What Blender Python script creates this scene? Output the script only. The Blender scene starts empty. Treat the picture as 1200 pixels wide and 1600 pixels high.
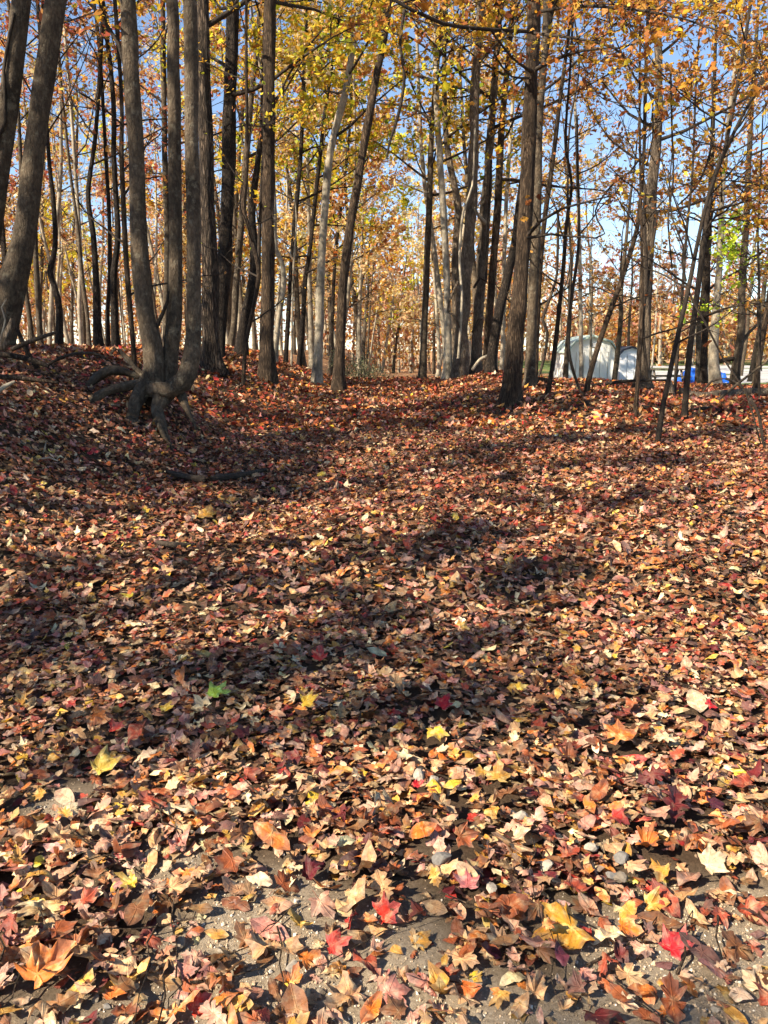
import bpy, math, random
import numpy as np
from math import radians as R

# ------------------------------------------------------------------ camera, sky, sun, exposure
scene = bpy.context.scene
C = scene.collection
CAM_Z, PITCH, FPX = 1.55, R(11.5), 1248.0
cam_d = bpy.data.cameras.new('camera'); cam = bpy.data.objects.new('camera', cam_d); C.objects.link(cam)
cam.location = (0, 0, CAM_Z); cam.rotation_euler = (math.pi/2 - PITCH, 0, 0)
cam_d.sensor_fit = 'VERTICAL'; cam_d.sensor_height = 36; cam_d.lens = 36*FPX/1600
cam_d.clip_start = 0.05; cam_d.clip_end = 2000
scene.camera = cam

SUN_AZ = R(-124)      # where the sun stands, measured from +Y towards +X: to the left and a little behind
SUN_EL = R(38)
world = bpy.data.worlds.new('World'); scene.world = world; world.use_nodes = True
wn = world.node_tree.nodes; wl = world.node_tree.links
sky = wn.new('ShaderNodeTexSky'); sky.sky_type = 'NISHITA'; sky.sun_disc = False
sky.sun_elevation = SUN_EL; sky.sun_rotation = SUN_AZ
sky.air_density = 0.8; sky.dust_density = 0.05; sky.ozone_density = 2.6
wn['Background'].inputs['Strength'].default_value = 0.1
wl.new(sky.outputs[0], wn['Background'].inputs['Color'])
sun_d = bpy.data.lights.new('sun', 'SUN'); sun_d.energy = 5.0; sun_d.angle = R(0.53); sun_d.color = (1, .90, .76)
sun = bpy.data.objects.new('sun', sun_d); C.objects.link(sun)
sun.location = (-20, -8, 30)
sun.rotation_euler = (math.pi/2 - SUN_EL, 0, math.pi - SUN_AZ)
vs = scene.view_settings
vs.view_transform = 'Standard'; vs.look = 'None'; vs.exposure = 1.35; vs.gamma = 1; vs.use_curve_mapping = False
vs.use_white_balance = True; vs.white_balance_temperature = 7000; vs.white_balance_tint = 10   # the camera's daylight setting
scene.cycles.max_bounces = 7; scene.cycles.diffuse_bounces = 5; scene.cycles.glossy_bounces = 2
scene.cycles.transmission_bounces = 2; scene.cycles.use_adaptive_sampling = True; scene.cycles.adaptive_threshold = .03; scene.cycles.use_denoising = True

rng = np.random.default_rng(11)
random.seed(5)

# ------------------------------------------------------------------ small maths
def ss(a, b, x):
    t = np.clip((np.asarray(x, float)-a)/(b-a), 0, 1); return t*t*(3-2*t)

class Sines:
    def __init__(s, seed, n=14, lo=.3, hi=3.0):
        r = np.random.default_rng(seed); k = np.exp(r.uniform(math.log(lo), math.log(hi), n)); a = r.uniform(0, 6.283, n)
        s.kx, s.ky, s.p = k*np.cos(a), k*np.sin(a), r.uniform(0, 6.283, n)
        s.w = (lo/k)**.7; s.w = s.w/np.sqrt((s.w**2).sum()/2)
    def __call__(s, x, y):
        x = np.asarray(x, float); y = np.asarray(y, float); o = np.zeros(np.broadcast(x, y).shape)
        for i in range(len(s.kx)): o = o + s.w[i]*np.sin(s.kx[i]*x + s.ky[i]*y + s.p[i])
        return o
n_big, n_mid, n_small, n_bare, n_tone = Sines(1, 12, .15, .8), Sines(2, 16, 1.2, 5), Sines(3, 22, 8, 45), Sines(4, 16, 2.2, 11), Sines(6, 12, .5, 2.5)

def H(x, y):
    """height of the ground"""
    x = np.asarray(x, float); y = np.asarray(y, float)
    base = .70*ss(1.5, 16, y)
    ctr = (1-ss(2, 9, -x)*1.0)*(1-ss(5, 10, x-.02*y))
    base = base - ctr*(.9*ss(20, 42, y) + 1.5*ss(42, 130, y))
    L = 1.12*ss(0, 3.1, -x-1.75+.09*(np.clip(y, 0, 17)-9))*ss(1.5, 8, y)*(1-.28*ss(9.5, 13.5, y))
    L = L*(1-.3*ss(25, 80, y))
    Rm = .24*ss(1, 3, x)*ss(9, 15, y)*(1-ss(20, 27, y)) - .80*ss(5, 9, x-.04*(y-20))*ss(19, 29, y)
    amp = ss(1.5, 9, y)*(.5+.5*ss(30, 20, y)) if True else 1
    z = base + L + Rm + .035*n_big(x, y)*amp + .022*n_mid(x, y)*ss(2, 6, y) + .007*n_mid(x, y)
    z = z + .08*np.exp(-(((x+2.75)/.75)**2+((y-9.2)/.9)**2)) + .24*np.exp(-(((x+2.8)/.5)**2+((y-9.8)/.4)**2))
    z = z - .36*ss(2.6, 5.5, x)*ss(11.5, 16.5, y)*(1-ss(20, 27, y))
    near = 1-ss(5, 8, np.hypot(x, y))
    return z + near*(.005*n_small(x, y)+.008*n_bare(x*1.7, y*1.7)*(1-ss(2.2, 3, y)))

def hz(x, y): return float(H(x, y))

cp, sp = math.cos(PITCH), math.sin(PITCH)
def at(px, py, d):
    """the point seen at photo pixel (px, py), d metres ahead; and its scale in metres per pixel"""
    u, v = (px-600)/FPX, (800-py)/FPX
    dy = cp + v*sp; t = d/dy
    return np.array([u*t, d, CAM_Z + t*(v*cp - sp)]), t/FPX
def on_ground(px, py):
    """where the sight line through a photo pixel meets the ground"""
    u, v = (px-600)/FPX, (800-py)/FPX
    D = np.array([u, cp+v*sp, v*cp-sp]); t = np.concatenate([np.arange(1.2, 5, .012), np.arange(5, 30, .06)])
    gap = CAM_Z+D[2]*t-H(D[0]*t, D[1]*t); k = int(np.argmax(gap <= 0)) or len(t)-1
    f = gap[k-1]/(gap[k-1]-gap[k]+1e-9); q = t[k-1]+(t[k]-t[k-1])*min(1, max(0, f))
    return D*q+np.array([0, 0, CAM_Z]), q/FPX

def lin(c, k=1.0):
    c = np.asarray(c, float)/255
    return np.where(c <= .04045, c/12.92, ((c+.055)/1.055)**2.4)*k

# ------------------------------------------------------------------ mesh helpers
def mk_mesh(name, V, F, mat, col=None, uv=None, smooth=True):
    """F: one array or a list of arrays of equal-sided faces"""
    Fs = F if isinstance(F, list) else [F]
    Fs = [f for f in Fs if len(f)]
    me = bpy.data.meshes.new(name)
    me.vertices.add(len(V)); me.vertices.foreach_set('co', np.ascontiguousarray(V, np.float32).ravel())
    idx = np.concatenate([f.ravel() for f in Fs]).astype(np.int32)
    tot = np.concatenate([np.full(len(f), f.shape[1]) for f in Fs]).astype(np.int32)
    st = np.concatenate([[0], np.cumsum(tot)[:-1]]).astype(np.int32)
    me.loops.add(len(idx)); me.loops.foreach_set('vertex_index', idx)
    me.polygons.add(len(tot)); me.polygons.foreach_set('loop_start', st); me.polygons.foreach_set('loop_total', tot)
    me.polygons.foreach_set('use_smooth', np.full(len(tot), smooth))
    me.update(calc_edges=True)
    if col is not None:
        a = me.attributes.new('Col', 'FLOAT_COLOR', 'POINT')
        c4 = np.ones((len(V), 4), np.float32); c4[:, :3] = col; a.data.foreach_set('color', c4.ravel())
    if uv is not None:
        a = me.attributes.new('luv', 'FLOAT2', 'POINT'); a.data.foreach_set('vector', np.ascontiguousarray(uv, np.float32).ravel())
    if mat: me.materials.append(mat)
    return me
def link(name, me, parent=None, loc=None):
    o = bpy.data.objects.new(name, me); C.objects.link(o)
    if parent: o.parent = parent
    if loc is not None: o.location = loc
    return o
def tag(o, label=None, cat=None, group=None, kind=None):
    if label: o['label'] = label
    if cat: o['category'] = cat
    if group: o['group'] = group
    if kind: o['kind'] = kind
    return o
def empty(name, loc, label, cat, group=None):
    o = bpy.data.objects.new(name, None); C.objects.link(o); o.location = loc; o.empty_display_size = .2
    return tag(o, label, cat, group)

class MB:
    """collects pieces of one mesh"""
    def __init__(s): s.V, s.F4, s.F3, s.n = [], [], [], 0
    def add(s, V, F):
        V = np.asarray(V, float); F = np.asarray(F)
        if len(F):
            (s.F4 if F.shape[1] == 4 else s.F3).append(F + s.n)
        s.V.append(V); s.n += len(V)
    def box(s, c, d, rz=0):
        x, y, z = [v/2 for v in d]
        P = np.array([[i, j, k] for i in (-x, x) for j in (-y, y) for k in (-z, z)])
        ca, sa = math.cos(rz), math.sin(rz)
        P = P @ np.array([[ca, sa, 0], [-sa, ca, 0], [0, 0, 1]]) + np.array(c)
        s.add(P, np.array([[0, 1, 3, 2], [4, 6, 7, 5], [0, 4, 5, 1], [2, 3, 7, 6], [0, 2, 6, 4], [1, 5, 7, 3]]))
    def mesh(s, name, mat, off=None, smooth=True, col=None):
        V = np.concatenate(s.V)
        if off is not None: V = V - np.asarray(off)
        return mk_mesh(name, V, [np.concatenate(f) for f in (s.F4, s.F3) if f], mat, smooth=smooth, col=col)

def resample(P, Rd, step):
    P = np.asarray(P, float); Rd = np.asarray(Rd, float)
    # Catmull-Rom through the points
    n = len(P); E = np.vstack([2*P[0]-P[1], P, 2*P[-1]-P[-2]])
    oP, oR = [], []
    for i in range(n-1):
        p0, p1, p2, p3 = E[i], E[i+1], E[i+2], E[i+3]
        k = max(1, int(np.linalg.norm(p2-p1)/step))
        for t in np.arange(k)/k:
            oP.append(.5*(2*p1+(p2-p0)*t+(2*p0-5*p1+4*p2-p3)*t*t+(3*p1-p0-3*p2+p3)*t**3)); oR.append(Rd[i]*(1-t)+Rd[i+1]*t)
    oP.append(P[-1]); oR.append(Rd[-1])
    return np.array(oP), np.array(oR)

def tube(P, Rd, sides, cap=True, rough=0, lobes=None, seed=0):
    """tube along P; lobes (n,) flutes the foot"""
    P = np.asarray(P, float); Rd = np.asarray(Rd, float); n = len(P)
    T = np.gradient(P, axis=0); T /= np.linalg.norm(T, axis=1)[:, None] + 1e-9
    ref = np.array([1., 0, 0]) if abs(T[0][0]) < .8 else np.array([0, 1., 0])
    U = ref - T*(T@ref)[:, None]; U /= np.linalg.norm(U, axis=1)[:, None] + 1e-9
    W = np.cross(T, U)
    a = np.arange(sides)/sides*2*math.pi
    rad = np.repeat(Rd[:, None], sides, 1)
    if rough:
        r = np.random.default_rng(abs(int(seed))); f = 0
        for _ in range(9):
            k = r.integers(1, 6); f = f + np.sin(k*a[None, :] + r.uniform(.5, 6)*np.arange(n)[:, None]*.12 + r.uniform(0, 6.28))/k**.5
        rad = rad*(1+rough*.35*f)
    if lobes is not None: rad = rad*lobes
    V = P[:, None, :] + rad[:, :, None]*(np.cos(a)[None, :, None]*U[:, None, :] + np.sin(a)[None, :, None]*W[:, None, :])
    V = V.reshape(-1, 3)
    i = np.arange(n-1)[:, None]*sides; j = np.arange(sides)[None, :]; j2 = (j+1) % sides
    F = np.stack([i+j, i+j2, i+sides+j2, i+sides+j], -1).reshape(-1, 4)
    if cap:
        V = np.vstack([V, P[-1:]+T[-1:]*Rd[-1]*.4]); tip = len(V)-1
        q = (n-1)*sides
        F2 = np.array([[q+k, q+(k+1) % sides, tip] for k in range(sides)])
        return V, F, F2
    return V, F, np.zeros((0, 3), int)
def add_tube(mb, *a, **k):
    V, F, F2 = tube(*a, **k); n = mb.n
    mb.V.append(V); mb.F4.append(F+n); mb.n += len(V)
    if len(F2): mb.F3.append(F2+n)

# ------------------------------------------------------------------ materials
def new_mat(name):
    m = bpy.data.materials.new(name); m.use_nodes = True
    nt = m.node_tree; return m, nt.nodes, nt.links, nt.nodes['Principled BSDF']
def N(ns, t, **k):
    n = ns.new(t)
    for a, v in k.items(): setattr(n, a, v)
    return n
def ramp(ns, ls, src, stops):
    r = N(ns, 'ShaderNodeValToRGB'); e = r.color_ramp.elements
    while len(e) < len(stops): e.new(.5)
    for i, (p, c) in enumerate(stops): e[i].position = p; e[i].color = (*c, 1)
    ls.new(src, r.inputs[0]); return r.outputs[0]
def mathn(ns, ls, op, a, b=None, c=None):
    m = N(ns, 'ShaderNodeMath', operation=op)
    for i, v in enumerate((a, b, c)):
        if v is None: continue
        if isinstance(v, (int, float)): m.inputs[i].default_value = v
        else: ls.new(v, m.inputs[i])
    return m.outputs[0]
def mixc(ns, ls, fac, a, b, mode='MIX'):
    m = N(ns, 'ShaderNodeMix', data_type='RGBA', blend_type=mode)
    for s, v in ((0, fac), (6, a), (7, b)):
        if isinstance(v, (int, float)): m.inputs[s].default_value = v
        elif isinstance(v, (tuple, list, np.ndarray)): m.inputs[s].default_value = (*[float(q) for q in v[:3]], 1)
        else: ls.new(v, m.inputs[s])
    return m.outputs[2]

def bark_mat(name, dark, mid, light, stretch=.12, scale=26, bump=.6, lichen=None, plates=.5, rough=.9):
    m, ns, ls, b = new_mat(name)
    tc = N(ns, 'ShaderNodeTexCoord'); mp = N(ns, 'ShaderNodeMapping'); mp.inputs['Scale'].default_value = (1, 1, stretch)
    ls.new(tc.outputs['Object'], mp.inputs[0])
    n1 = N(ns, 'ShaderNodeTexNoise'); n1.inputs['Scale'].default_value = scale; n1.inputs['Detail'].default_value = 7; n1.inputs['Roughness'].default_value = .65
    ls.new(mp.outputs[0], n1.inputs[0])
    vo = N(ns, 'ShaderNodeTexVoronoi', feature='DISTANCE_TO_EDGE'); vo.inputs['Scale'].default_value = scale*1.1
    wob = N(ns, 'ShaderNodeVectorMath', operation='MULTIPLY_ADD'); ls.new(n1.outputs['Color'], wob.inputs[0]); wob.inputs[1].default_value = (.06,)*3; ls.new(mp.outputs[0], wob.inputs[2])
    ls.new(wob.outputs[0], vo.inputs[0])
    crack = ramp(ns, ls, vo.outputs['Distance'], [(0, (0, 0, 0)), (.22, (1, 1, 1))])
    n2 = N(ns, 'ShaderNodeTexNoise'); n2.inputs['Scale'].default_value = 3.2; n2.inputs['Detail'].default_value = 4
    ls.new(tc.outputs['Object'], n2.inputs[0])
    col = ramp(ns, ls, n1.outputs[0], [(.28, dark), (.5, mid), (.72, light)])
    big = ramp(ns, ls, n2.outputs[0], [(.32, (.5, .5, .48)), (.5, (.95, .95, .93)), (.68, (1.35, 1.3, 1.2))])
    col = mixc(ns, ls, 1.0, col, big, 'MULTIPLY')
    inv = mathn(ns, ls, 'SUBTRACT', 1.0, crack)
    col = mixc(ns, ls, mathn(ns, ls, 'MULTIPLY', inv, plates), col, tuple(v*.35 for v in dark))
    if lichen:
        n3 = N(ns, 'ShaderNodeTexNoise'); n3.inputs['Scale'].default_value = 9; n3.inputs['Detail'].default_value = 5; n3.inputs['Roughness'].default_value = .7
        ls.new(tc.outputs['Object'], n3.inputs[0])
        f = ramp(ns, ls, n3.outputs[0], [(.55, (0, 0, 0)), (.66, (.75, .75, .75))])
        col = mixc(ns, ls, f, col, lichen)
    oi = N(ns, 'ShaderNodeObjectInfo'); v = mathn(ns, ls, 'MULTIPLY_ADD', oi.outputs['Random'], .35, .82)
    hsv = N(ns, 'ShaderNodeHueSaturation'); ls.new(col, hsv.inputs['Color']); ls.new(v, hsv.inputs['Value'])
    ls.new(hsv.outputs[0], b.inputs['Base Color'])
    b.inputs['Roughness'].default_value = rough; b.inputs['Specular IOR Level'].default_value = .25
    fine = N(ns, 'ShaderNodeTexNoise'); fine.inputs['Scale'].default_value = 110; fine.inputs['Detail'].default_value = 4; ls.new(tc.outputs['Object'], fine.inputs[0])
    h = mathn(ns, ls, 'MULTIPLY_ADD', crack, plates*1.2, n1.outputs[0]); h = mathn(ns, ls, 'MULTIPLY_ADD', fine.outputs[0], .35, h)
    bp = N(ns, 'ShaderNodeBump'); bp.inputs['Strength'].default_value = bump; bp.inputs['Distance'].default_value = .03
    ls.new(h, bp.inputs['Height']); ls.new(bp.outputs[0], b.inputs['Normal'])
    return m
BARK = {
 'maple': bark_mat('bark_grey_maple', (.04, .029, .019), (.086, .065, .045), (.145, .113, .08), .5, 24, .55, (.165, .142, .10), .35),
 'shaggy': bark_mat('bark_shaggy', (.04, .028, .02), (.10, .073, .053), (.19, .147, .113), .16, 26, 1.0, None, .95),
 'dark': bark_mat('bark_dark', (.022, .016, .012), (.052, .038, .028), (.10, .077, .06), .28, 34, 1.0, None, .9),
 'brown': bark_mat('bark_brown', (.045, .028, .018), (.10, .067, .043), (.165, .116, .078), .14, 36, .9, None, .8),
 'pale': bark_mat('bark_pale', (.16, .135, .10), (.31, .27, .208), (.45, .40, .315), .6, 14, .3, (.19, .17, .125), .15),
 'vine': bark_mat('bark_vine', (.12, .085, .058), (.26, .202, .148), (.40, .325, .25), .16, 38, 1.0, None, .7),
 'twig': bark_mat('bark_twig', (.02, .015, .012), (.045, .034, .026), (.09, .07, .052), .35, 40, .5, None, .4),
}

def leaf_mat(name, transl=.35, veins=True, rough=.6, spec=.3, tint_random=False, bump=.25):
    m, ns, ls, b = new_mat(name); out = ns['Material Output']
    at_ = N(ns, 'ShaderNodeAttribute', attribute_name='Col')
    col = at_.outputs['Color']
    tc = N(ns, 'ShaderNodeTexCoord')
    if tint_random:
        oi = N(ns, 'ShaderNodeObjectInfo')
        hs = N(ns, 'ShaderNodeHueSaturation'); ls.new(col, hs.inputs['Color'])
        ls.new(mathn(ns, ls, 'MULTIPLY_ADD', oi.outputs['Random'], .05, .475), hs.inputs['Hue'])
        r2 = mathn(ns, ls, 'FRACT', mathn(ns, ls, 'MULTIPLY', oi.outputs['Random'], 17.3))
        ls.new(mathn(ns, ls, 'MULTIPLY_ADD', r2, .5, .75), hs.inputs['Value'])
        col = hs.outputs[0]
    if veins:
        geo = N(ns, 'ShaderNodeNewGeometry')
        no = N(ns, 'ShaderNodeTexNoise'); no.inputs['Scale'].default_value = 55; no.inputs['Detail'].default_value = 5; no.inputs['Roughness'].default_value = .7
        ls.new(geo.outputs['Position'], no.inputs[0])
        mo = ramp(ns, ls, no.outputs[0], [(.3, (.52, .45, .40)), (.5, (1, 1, 1)), (.7, (1.18, 1.15, 1.05))])
        col = mixc(ns, ls, .85, col, mo, 'MULTIPLY')
        no2 = N(ns, 'ShaderNodeTexNoise'); no2.inputs['Scale'].default_value = 260; no2.inputs['Detail'].default_value = 2
        ls.new(geo.outputs['Position'], no2.inputs[0])
        spk = ramp(ns, ls, no2.outputs[0], [(.30, (.35, .28, .24)), (.38, (1, 1, 1))])
        col = mixc(ns, ls, .6, col, spk, 'MULTIPLY')
        uv = N(ns, 'ShaderNodeAttribute', attribute_name='luv')
        sx = N(ns, 'ShaderNodeSeparateXYZ'); ls.new(uv.outputs['Vector'], sx.inputs[0])
        ln = N(ns, 'ShaderNodeVectorMath', operation='LENGTH'); ls.new(uv.outputs['Vector'], ln.inputs[0])
        nb = N(ns, 'ShaderNodeTexNoise'); nb.inputs['Scale'].default_value = 28; nb.inputs['Detail'].default_value = 4; ls.new(geo.outputs['Position'], nb.inputs[0])
        rim = ramp(ns, ls, mathn(ns, ls, 'MULTIPLY_ADD', nb.outputs[0], 1.3, mathn(ns, ls, 'MULTIPLY', ln.outputs['Value'], .55)), [(.82, (0, 0, 0)), (1.12, (.75, .75, .75))])
        hs2 = N(ns, 'ShaderNodeHueSaturation'); hs2.inputs['Saturation'].default_value = .8; hs2.inputs['Value'].default_value = .55; ls.new(col, hs2.inputs['Color'])
        col = mixc(ns, ls, rim, col, hs2.outputs[0])
        nc = N(ns, 'ShaderNodeTexNoise'); nc.inputs['Scale'].default_value = 38; nc.inputs['Detail'].default_value = 3
        of = N(ns, 'ShaderNodeVectorMath', operation='ADD'); of.inputs[1].default_value = (7.3, 2.1, 4.4); ls.new(geo.outputs['Position'], of.inputs[0]); ls.new(of.outputs[0], nc.inputs[0])
        hs3 = N(ns, 'ShaderNodeHueSaturation'); hs3.inputs['Hue'].default_value = .53; hs3.inputs['Saturation'].default_value = .8; hs3.inputs['Value'].default_value = 1.4; ls.new(col, hs3.inputs['Color'])
        col = mixc(ns, ls, ramp(ns, ls, nc.outputs[0], [(.50, (0, 0, 0)), (.66, (.8, .8, .8))]), col, hs3.outputs[0])
        ax = mathn(ns, ls, 'ABSOLUTE', sx.outputs[0]); y = sx.outputs[1]
        d = ax
        for ang in (48, 100):
            s_, c_ = math.sin(R(ang)), math.cos(R(ang))
            k = mathn(ns, ls, 'ABSOLUTE', mathn(ns, ls, 'SUBTRACT', mathn(ns, ls, 'MULTIPLY', ax, c_), mathn(ns, ls, 'MULTIPLY', y, s_)))
            d = mathn(ns, ls, 'MINIMUM', d, k)
        vf = ramp(ns, ls, d, [(0, (1, 1, 1)), (.03, (0, 0, 0))])
        vf = mathn(ns, ls, 'MULTIPLY', vf, .7)
        light = mixc(ns, ls, 1.0, col, (1.45, 1.35, 1.2), 'MULTIPLY')
        col = mixc(ns, ls, vf, col, light)
        hgt = mathn(ns, ls, 'MULTIPLY_ADD', vf, .8, no.outputs[0])
        bp = N(ns, 'ShaderNodeBump'); bp.inputs['Strength'].default_value = bump; bp.inputs['Distance'].default_value = .006
        ls.new(hgt, bp.inputs['Height']); ls.new(bp.outputs[0], b.inputs['Normal'])
    ls.new(col, b.inputs['Base Color']); b.inputs['Roughness'].default_value = rough; b.inputs['Specular IOR Level'].default_value = spec
    tr = N(ns, 'ShaderNodeBsdfTranslucent'); ls.new(col, tr.inputs['Color'])
    mx = N(ns, 'ShaderNodeMixShader'); mx.inputs[0].default_value = transl
    ls.new(b.outputs[0], mx.inputs[1]); ls.new(tr.outputs[0], mx.inputs[2]); ls.new(mx.outputs[0], out.inputs[0])
    return m
M_LITTER = leaf_mat('fallen_leaf_surface', .12, True, .55, .3, bump=.5)
M_LITTER_FAR = leaf_mat('fallen_leaf_surface_far', .10, False, .6, .25)
M_CROWN = leaf_mat('crown_leaf', .45, False, .55, .25)
M_CROWN_BG = leaf_mat('crown_leaf_mixed', .45, False, .6, .2, True)

def plain(name, c, rough=.6, var=.15, scale=6, spec=.3, bump=0):
    m, ns, ls, b = new_mat(name); tc = N(ns, 'ShaderNodeTexCoord'); no = N(ns, 'ShaderNodeTexNoise')
    no.inputs['Scale'].default_value = scale; no.inputs['Detail'].default_value = 6; ls.new(tc.outputs['Object'], no.inputs[0])
    col = ramp(ns, ls, no.outputs[0], [(.3, tuple(v*(1-var) for v in c)), (.7, tuple(min(1, v*(1+var)) for v in c))])
    ls.new(col, b.inputs['Base Color']); b.inputs['Roughness'].default_value = rough; b.inputs['Specular IOR Level'].default_value = spec
    if bump:
        bp = N(ns, 'ShaderNodeBump'); bp.inputs['Strength'].default_value = bump; bp.inputs['Distance'].default_value = .02
        ls.new(no.outputs[0], bp.inputs['Height']); ls.new(bp.outputs[0], b.inputs['Normal'])
    return m
def col_mat(name, rough=.85, bump=.4, scale=120):
    m, ns, ls, b = new_mat(name); a = N(ns, 'ShaderNodeAttribute', attribute_name='Col'); g = N(ns, 'ShaderNodeNewGeometry')
    no = N(ns, 'ShaderNodeTexNoise'); no.inputs['Scale'].default_value = scale; no.inputs['Detail'].default_value = 5; ls.new(g.outputs['Position'], no.inputs[0])
    f = ramp(ns, ls, no.outputs[0], [(.3, (.7, .7, .7)), (.7, (1.15, 1.15, 1.15))])
    ls.new(mixc(ns, ls, 1.0, a.outputs['Color'], f, 'MULTIPLY'), b.inputs['Base Color']); b.inputs['Roughness'].default_value = rough
    bp = N(ns, 'ShaderNodeBump'); bp.inputs['Strength'].default_value = bump; bp.inputs['Distance'].default_value = .004
    ls.new(no.outputs[0], bp.inputs['Height']); ls.new(bp.outputs[0], b.inputs['Normal'])
    return m
M_STONE = col_mat('stone')

def ground_mat():
    m, ns, ls, b = new_mat('woodland_soil')
    g = N(ns, 'ShaderNodeNewGeometry'); P = g.outputs['Position']
    a = N(ns, 'ShaderNodeAttribute', attribute_name='Col')   # r: bare mineral soil, g: leaf cover too far to tell apart
    sp_ = N(ns, 'ShaderNodeSeparateColor'); ls.new(a.outputs['Color'], sp_.inputs[0])
    def noise(s, d=6, r=.6):
        n = N(ns, 'ShaderNodeTexNoise'); n.inputs['Scale'].default_value = s; n.inputs['Detail'].default_value = d; n.inputs['Roughness'].default_value = r
        ls.new(P, n.inputs[0]); return n.outputs[0]
    n1, n2, n3 = noise(6), noise(70, 8, .75), noise(420, 3)
    soil = ramp(ns, ls, n2, [(.25, (.18, .142, .10)), (.5, (.38, .315, .235)), (.75, (.54, .465, .365))])
    soil = mixc(ns, ls, .6, soil, ramp(ns, ls, n1, [(.35, (.6, .56, .5)), (.65, (1.1, 1.08, 1.02))]), 'MULTIPLY')
    mould = ramp(ns, ls, n2, [(.3, (.03, .019, .012)), (.7, (.10, .065, .04))])
    col = mixc(ns, ls, sp_.outputs[0], mould, soil)
    vo = N(ns, 'ShaderNodeTexVoronoi'); vo.inputs['Scale'].default_value = 11; ls.new(P, vo.inputs[0])
    sc_ = N(ns, 'ShaderNodeSeparateColor'); ls.new(vo.outputs['Color'], sc_.inputs[0])
    lf = ramp(ns, ls, sc_.outputs[0], [(0, (.10, .04, .022)), (.25, (.21, .10, .05)), (.5, (.30, .18, .10)), (.7, (.36, .13, .045)), (.85, (.42, .29, .17)), (1, (.46, .30, .09))])
    col = mixc(ns, ls, sp_.outputs[1], col, lf)
    ls.new(col, b.inputs['Base Color']); b.inputs['Roughness'].default_value = .95; b.inputs['Specular IOR Level'].default_value = .15
    h = mathn(ns, ls, 'MULTIPLY_ADD', n3, .5, n2)
    h = mathn(ns, ls, 'MULTIPLY_ADD', mathn(ns, ls, 'MULTIPLY', sc_.outputs[1], sp_.outputs[1]), 2.0, h)
    bp = N(ns, 'ShaderNodeBump'); bp.inputs['Strength'].default_value = .8; bp.inputs['Distance'].default_value = .012
    ls.new(h, bp.inputs['Height']); ls.new(bp.outputs[0], b.inputs['Normal'])
    return m
M_GROUND = ground_mat()

# ------------------------------------------------------------------ the ground
def bare(x, y):
    """how bare of leaves the soil is: the worn patch at the photographer's feet and a few gaps"""
    x = np.asarray(x, float); y = np.asarray(y, float)
    e = y + .13*n_bare(x, y) + .07*n_bare(x*2.7, y*2.7) + .42*ss(.1, .9, -x) - .12*ss(.1, 1.2, x)
    b = .82*(1-ss(1.72, 2.28, e))
    b = np.maximum(b, .75*np.exp(-(((x+1.12)/.13)**2+((y-2.5)/.16)**2)))
    b = np.maximum(b, .7*np.exp(-(((x+.62)/.18)**2+((y-2.16)/.12)**2)))
    return np.clip(b, 0, 1)
def axis(fine0, fine1, step, lo, hi, g):
    a = list(np.arange(fine0, fine1, step)); s = step
    while a[-1] < hi: s *= g; a.append(a[-1]+s)
    s = step; b = [fine0]
    while b[-1] > lo: s *= g; b.append(b[-1]-s)
    return np.array(b[:0:-1]+a)
gx = axis(-1.9, 1.9, .036, -420, 420, 1.09); gy = axis(1.2, 3.6, .036, -120, 900, 1.075)
X, Y = np.meshgrid(gx, gy); Z = H(X, Y)
nx, ny = len(gx), len(gy)
i = (np.arange(ny-1)[:, None]*nx + np.arange(nx-1)[None, :]).ravel()
bs = bare(X, Y).ravel(); far = ss(17, 25, np.hypot(X, Y)).ravel()
far = np.maximum(far, (ss(.6, 1.1, np.abs(X).ravel()/(np.abs(Y).ravel()+1.2))))
ground = link('ground', mk_mesh('ground', np.stack([X, Y, Z], -1).reshape(-1, 3), np.stack([i, i+1, i+nx+1, i+nx], -1), M_GROUND,
              col=np.stack([bs, far*(1-bs), bs*0], -1)))
tag(ground, 'leaf strewn woodland ground rising to low banks either side of a track', kind='structure')

# mown grass and pale paved lot beyond the wood
def sheet(name, xs, ys, lift, mat, edge=None):
    X, Y = np.meshgrid(xs, ys)
    if edge: X = X + edge(Y)
    V = np.stack([X, Y, H(X, Y)+lift], -1).reshape(-1, 3); nx = len(xs)
    i = (np.arange(len(ys)-1)[:, None]*nx + np.arange(nx-1)[None, :]).ravel()
    return tag(link(name, mk_mesh(name, V, np.stack([i, i+1, i+nx+1, i+nx], -1), mat)), kind='structure')
lawn = sheet('lawn', np.linspace(7, 120, 60), np.linspace(25.5, 120, 50), .03, plain('mown_grass', (.10, .14, .045), .9, .4, 3, .1), lambda y: .09*(y-25.5)+.5*np.sin(y*.7))
lot = sheet('paved_lot', np.linspace(13.5, 110, 50), np.linspace(40, 84, 30), .05, plain('pale_concrete', (.42, .41, .39), .9, .08, 1, .2), lambda y: .10*(y-40)+.25*np.sin(y*.9))
lawn['label'] = 'green grass in the open beyond the wood'; lot['label'] = 'pale sunlit paved lot beyond the wood'

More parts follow.
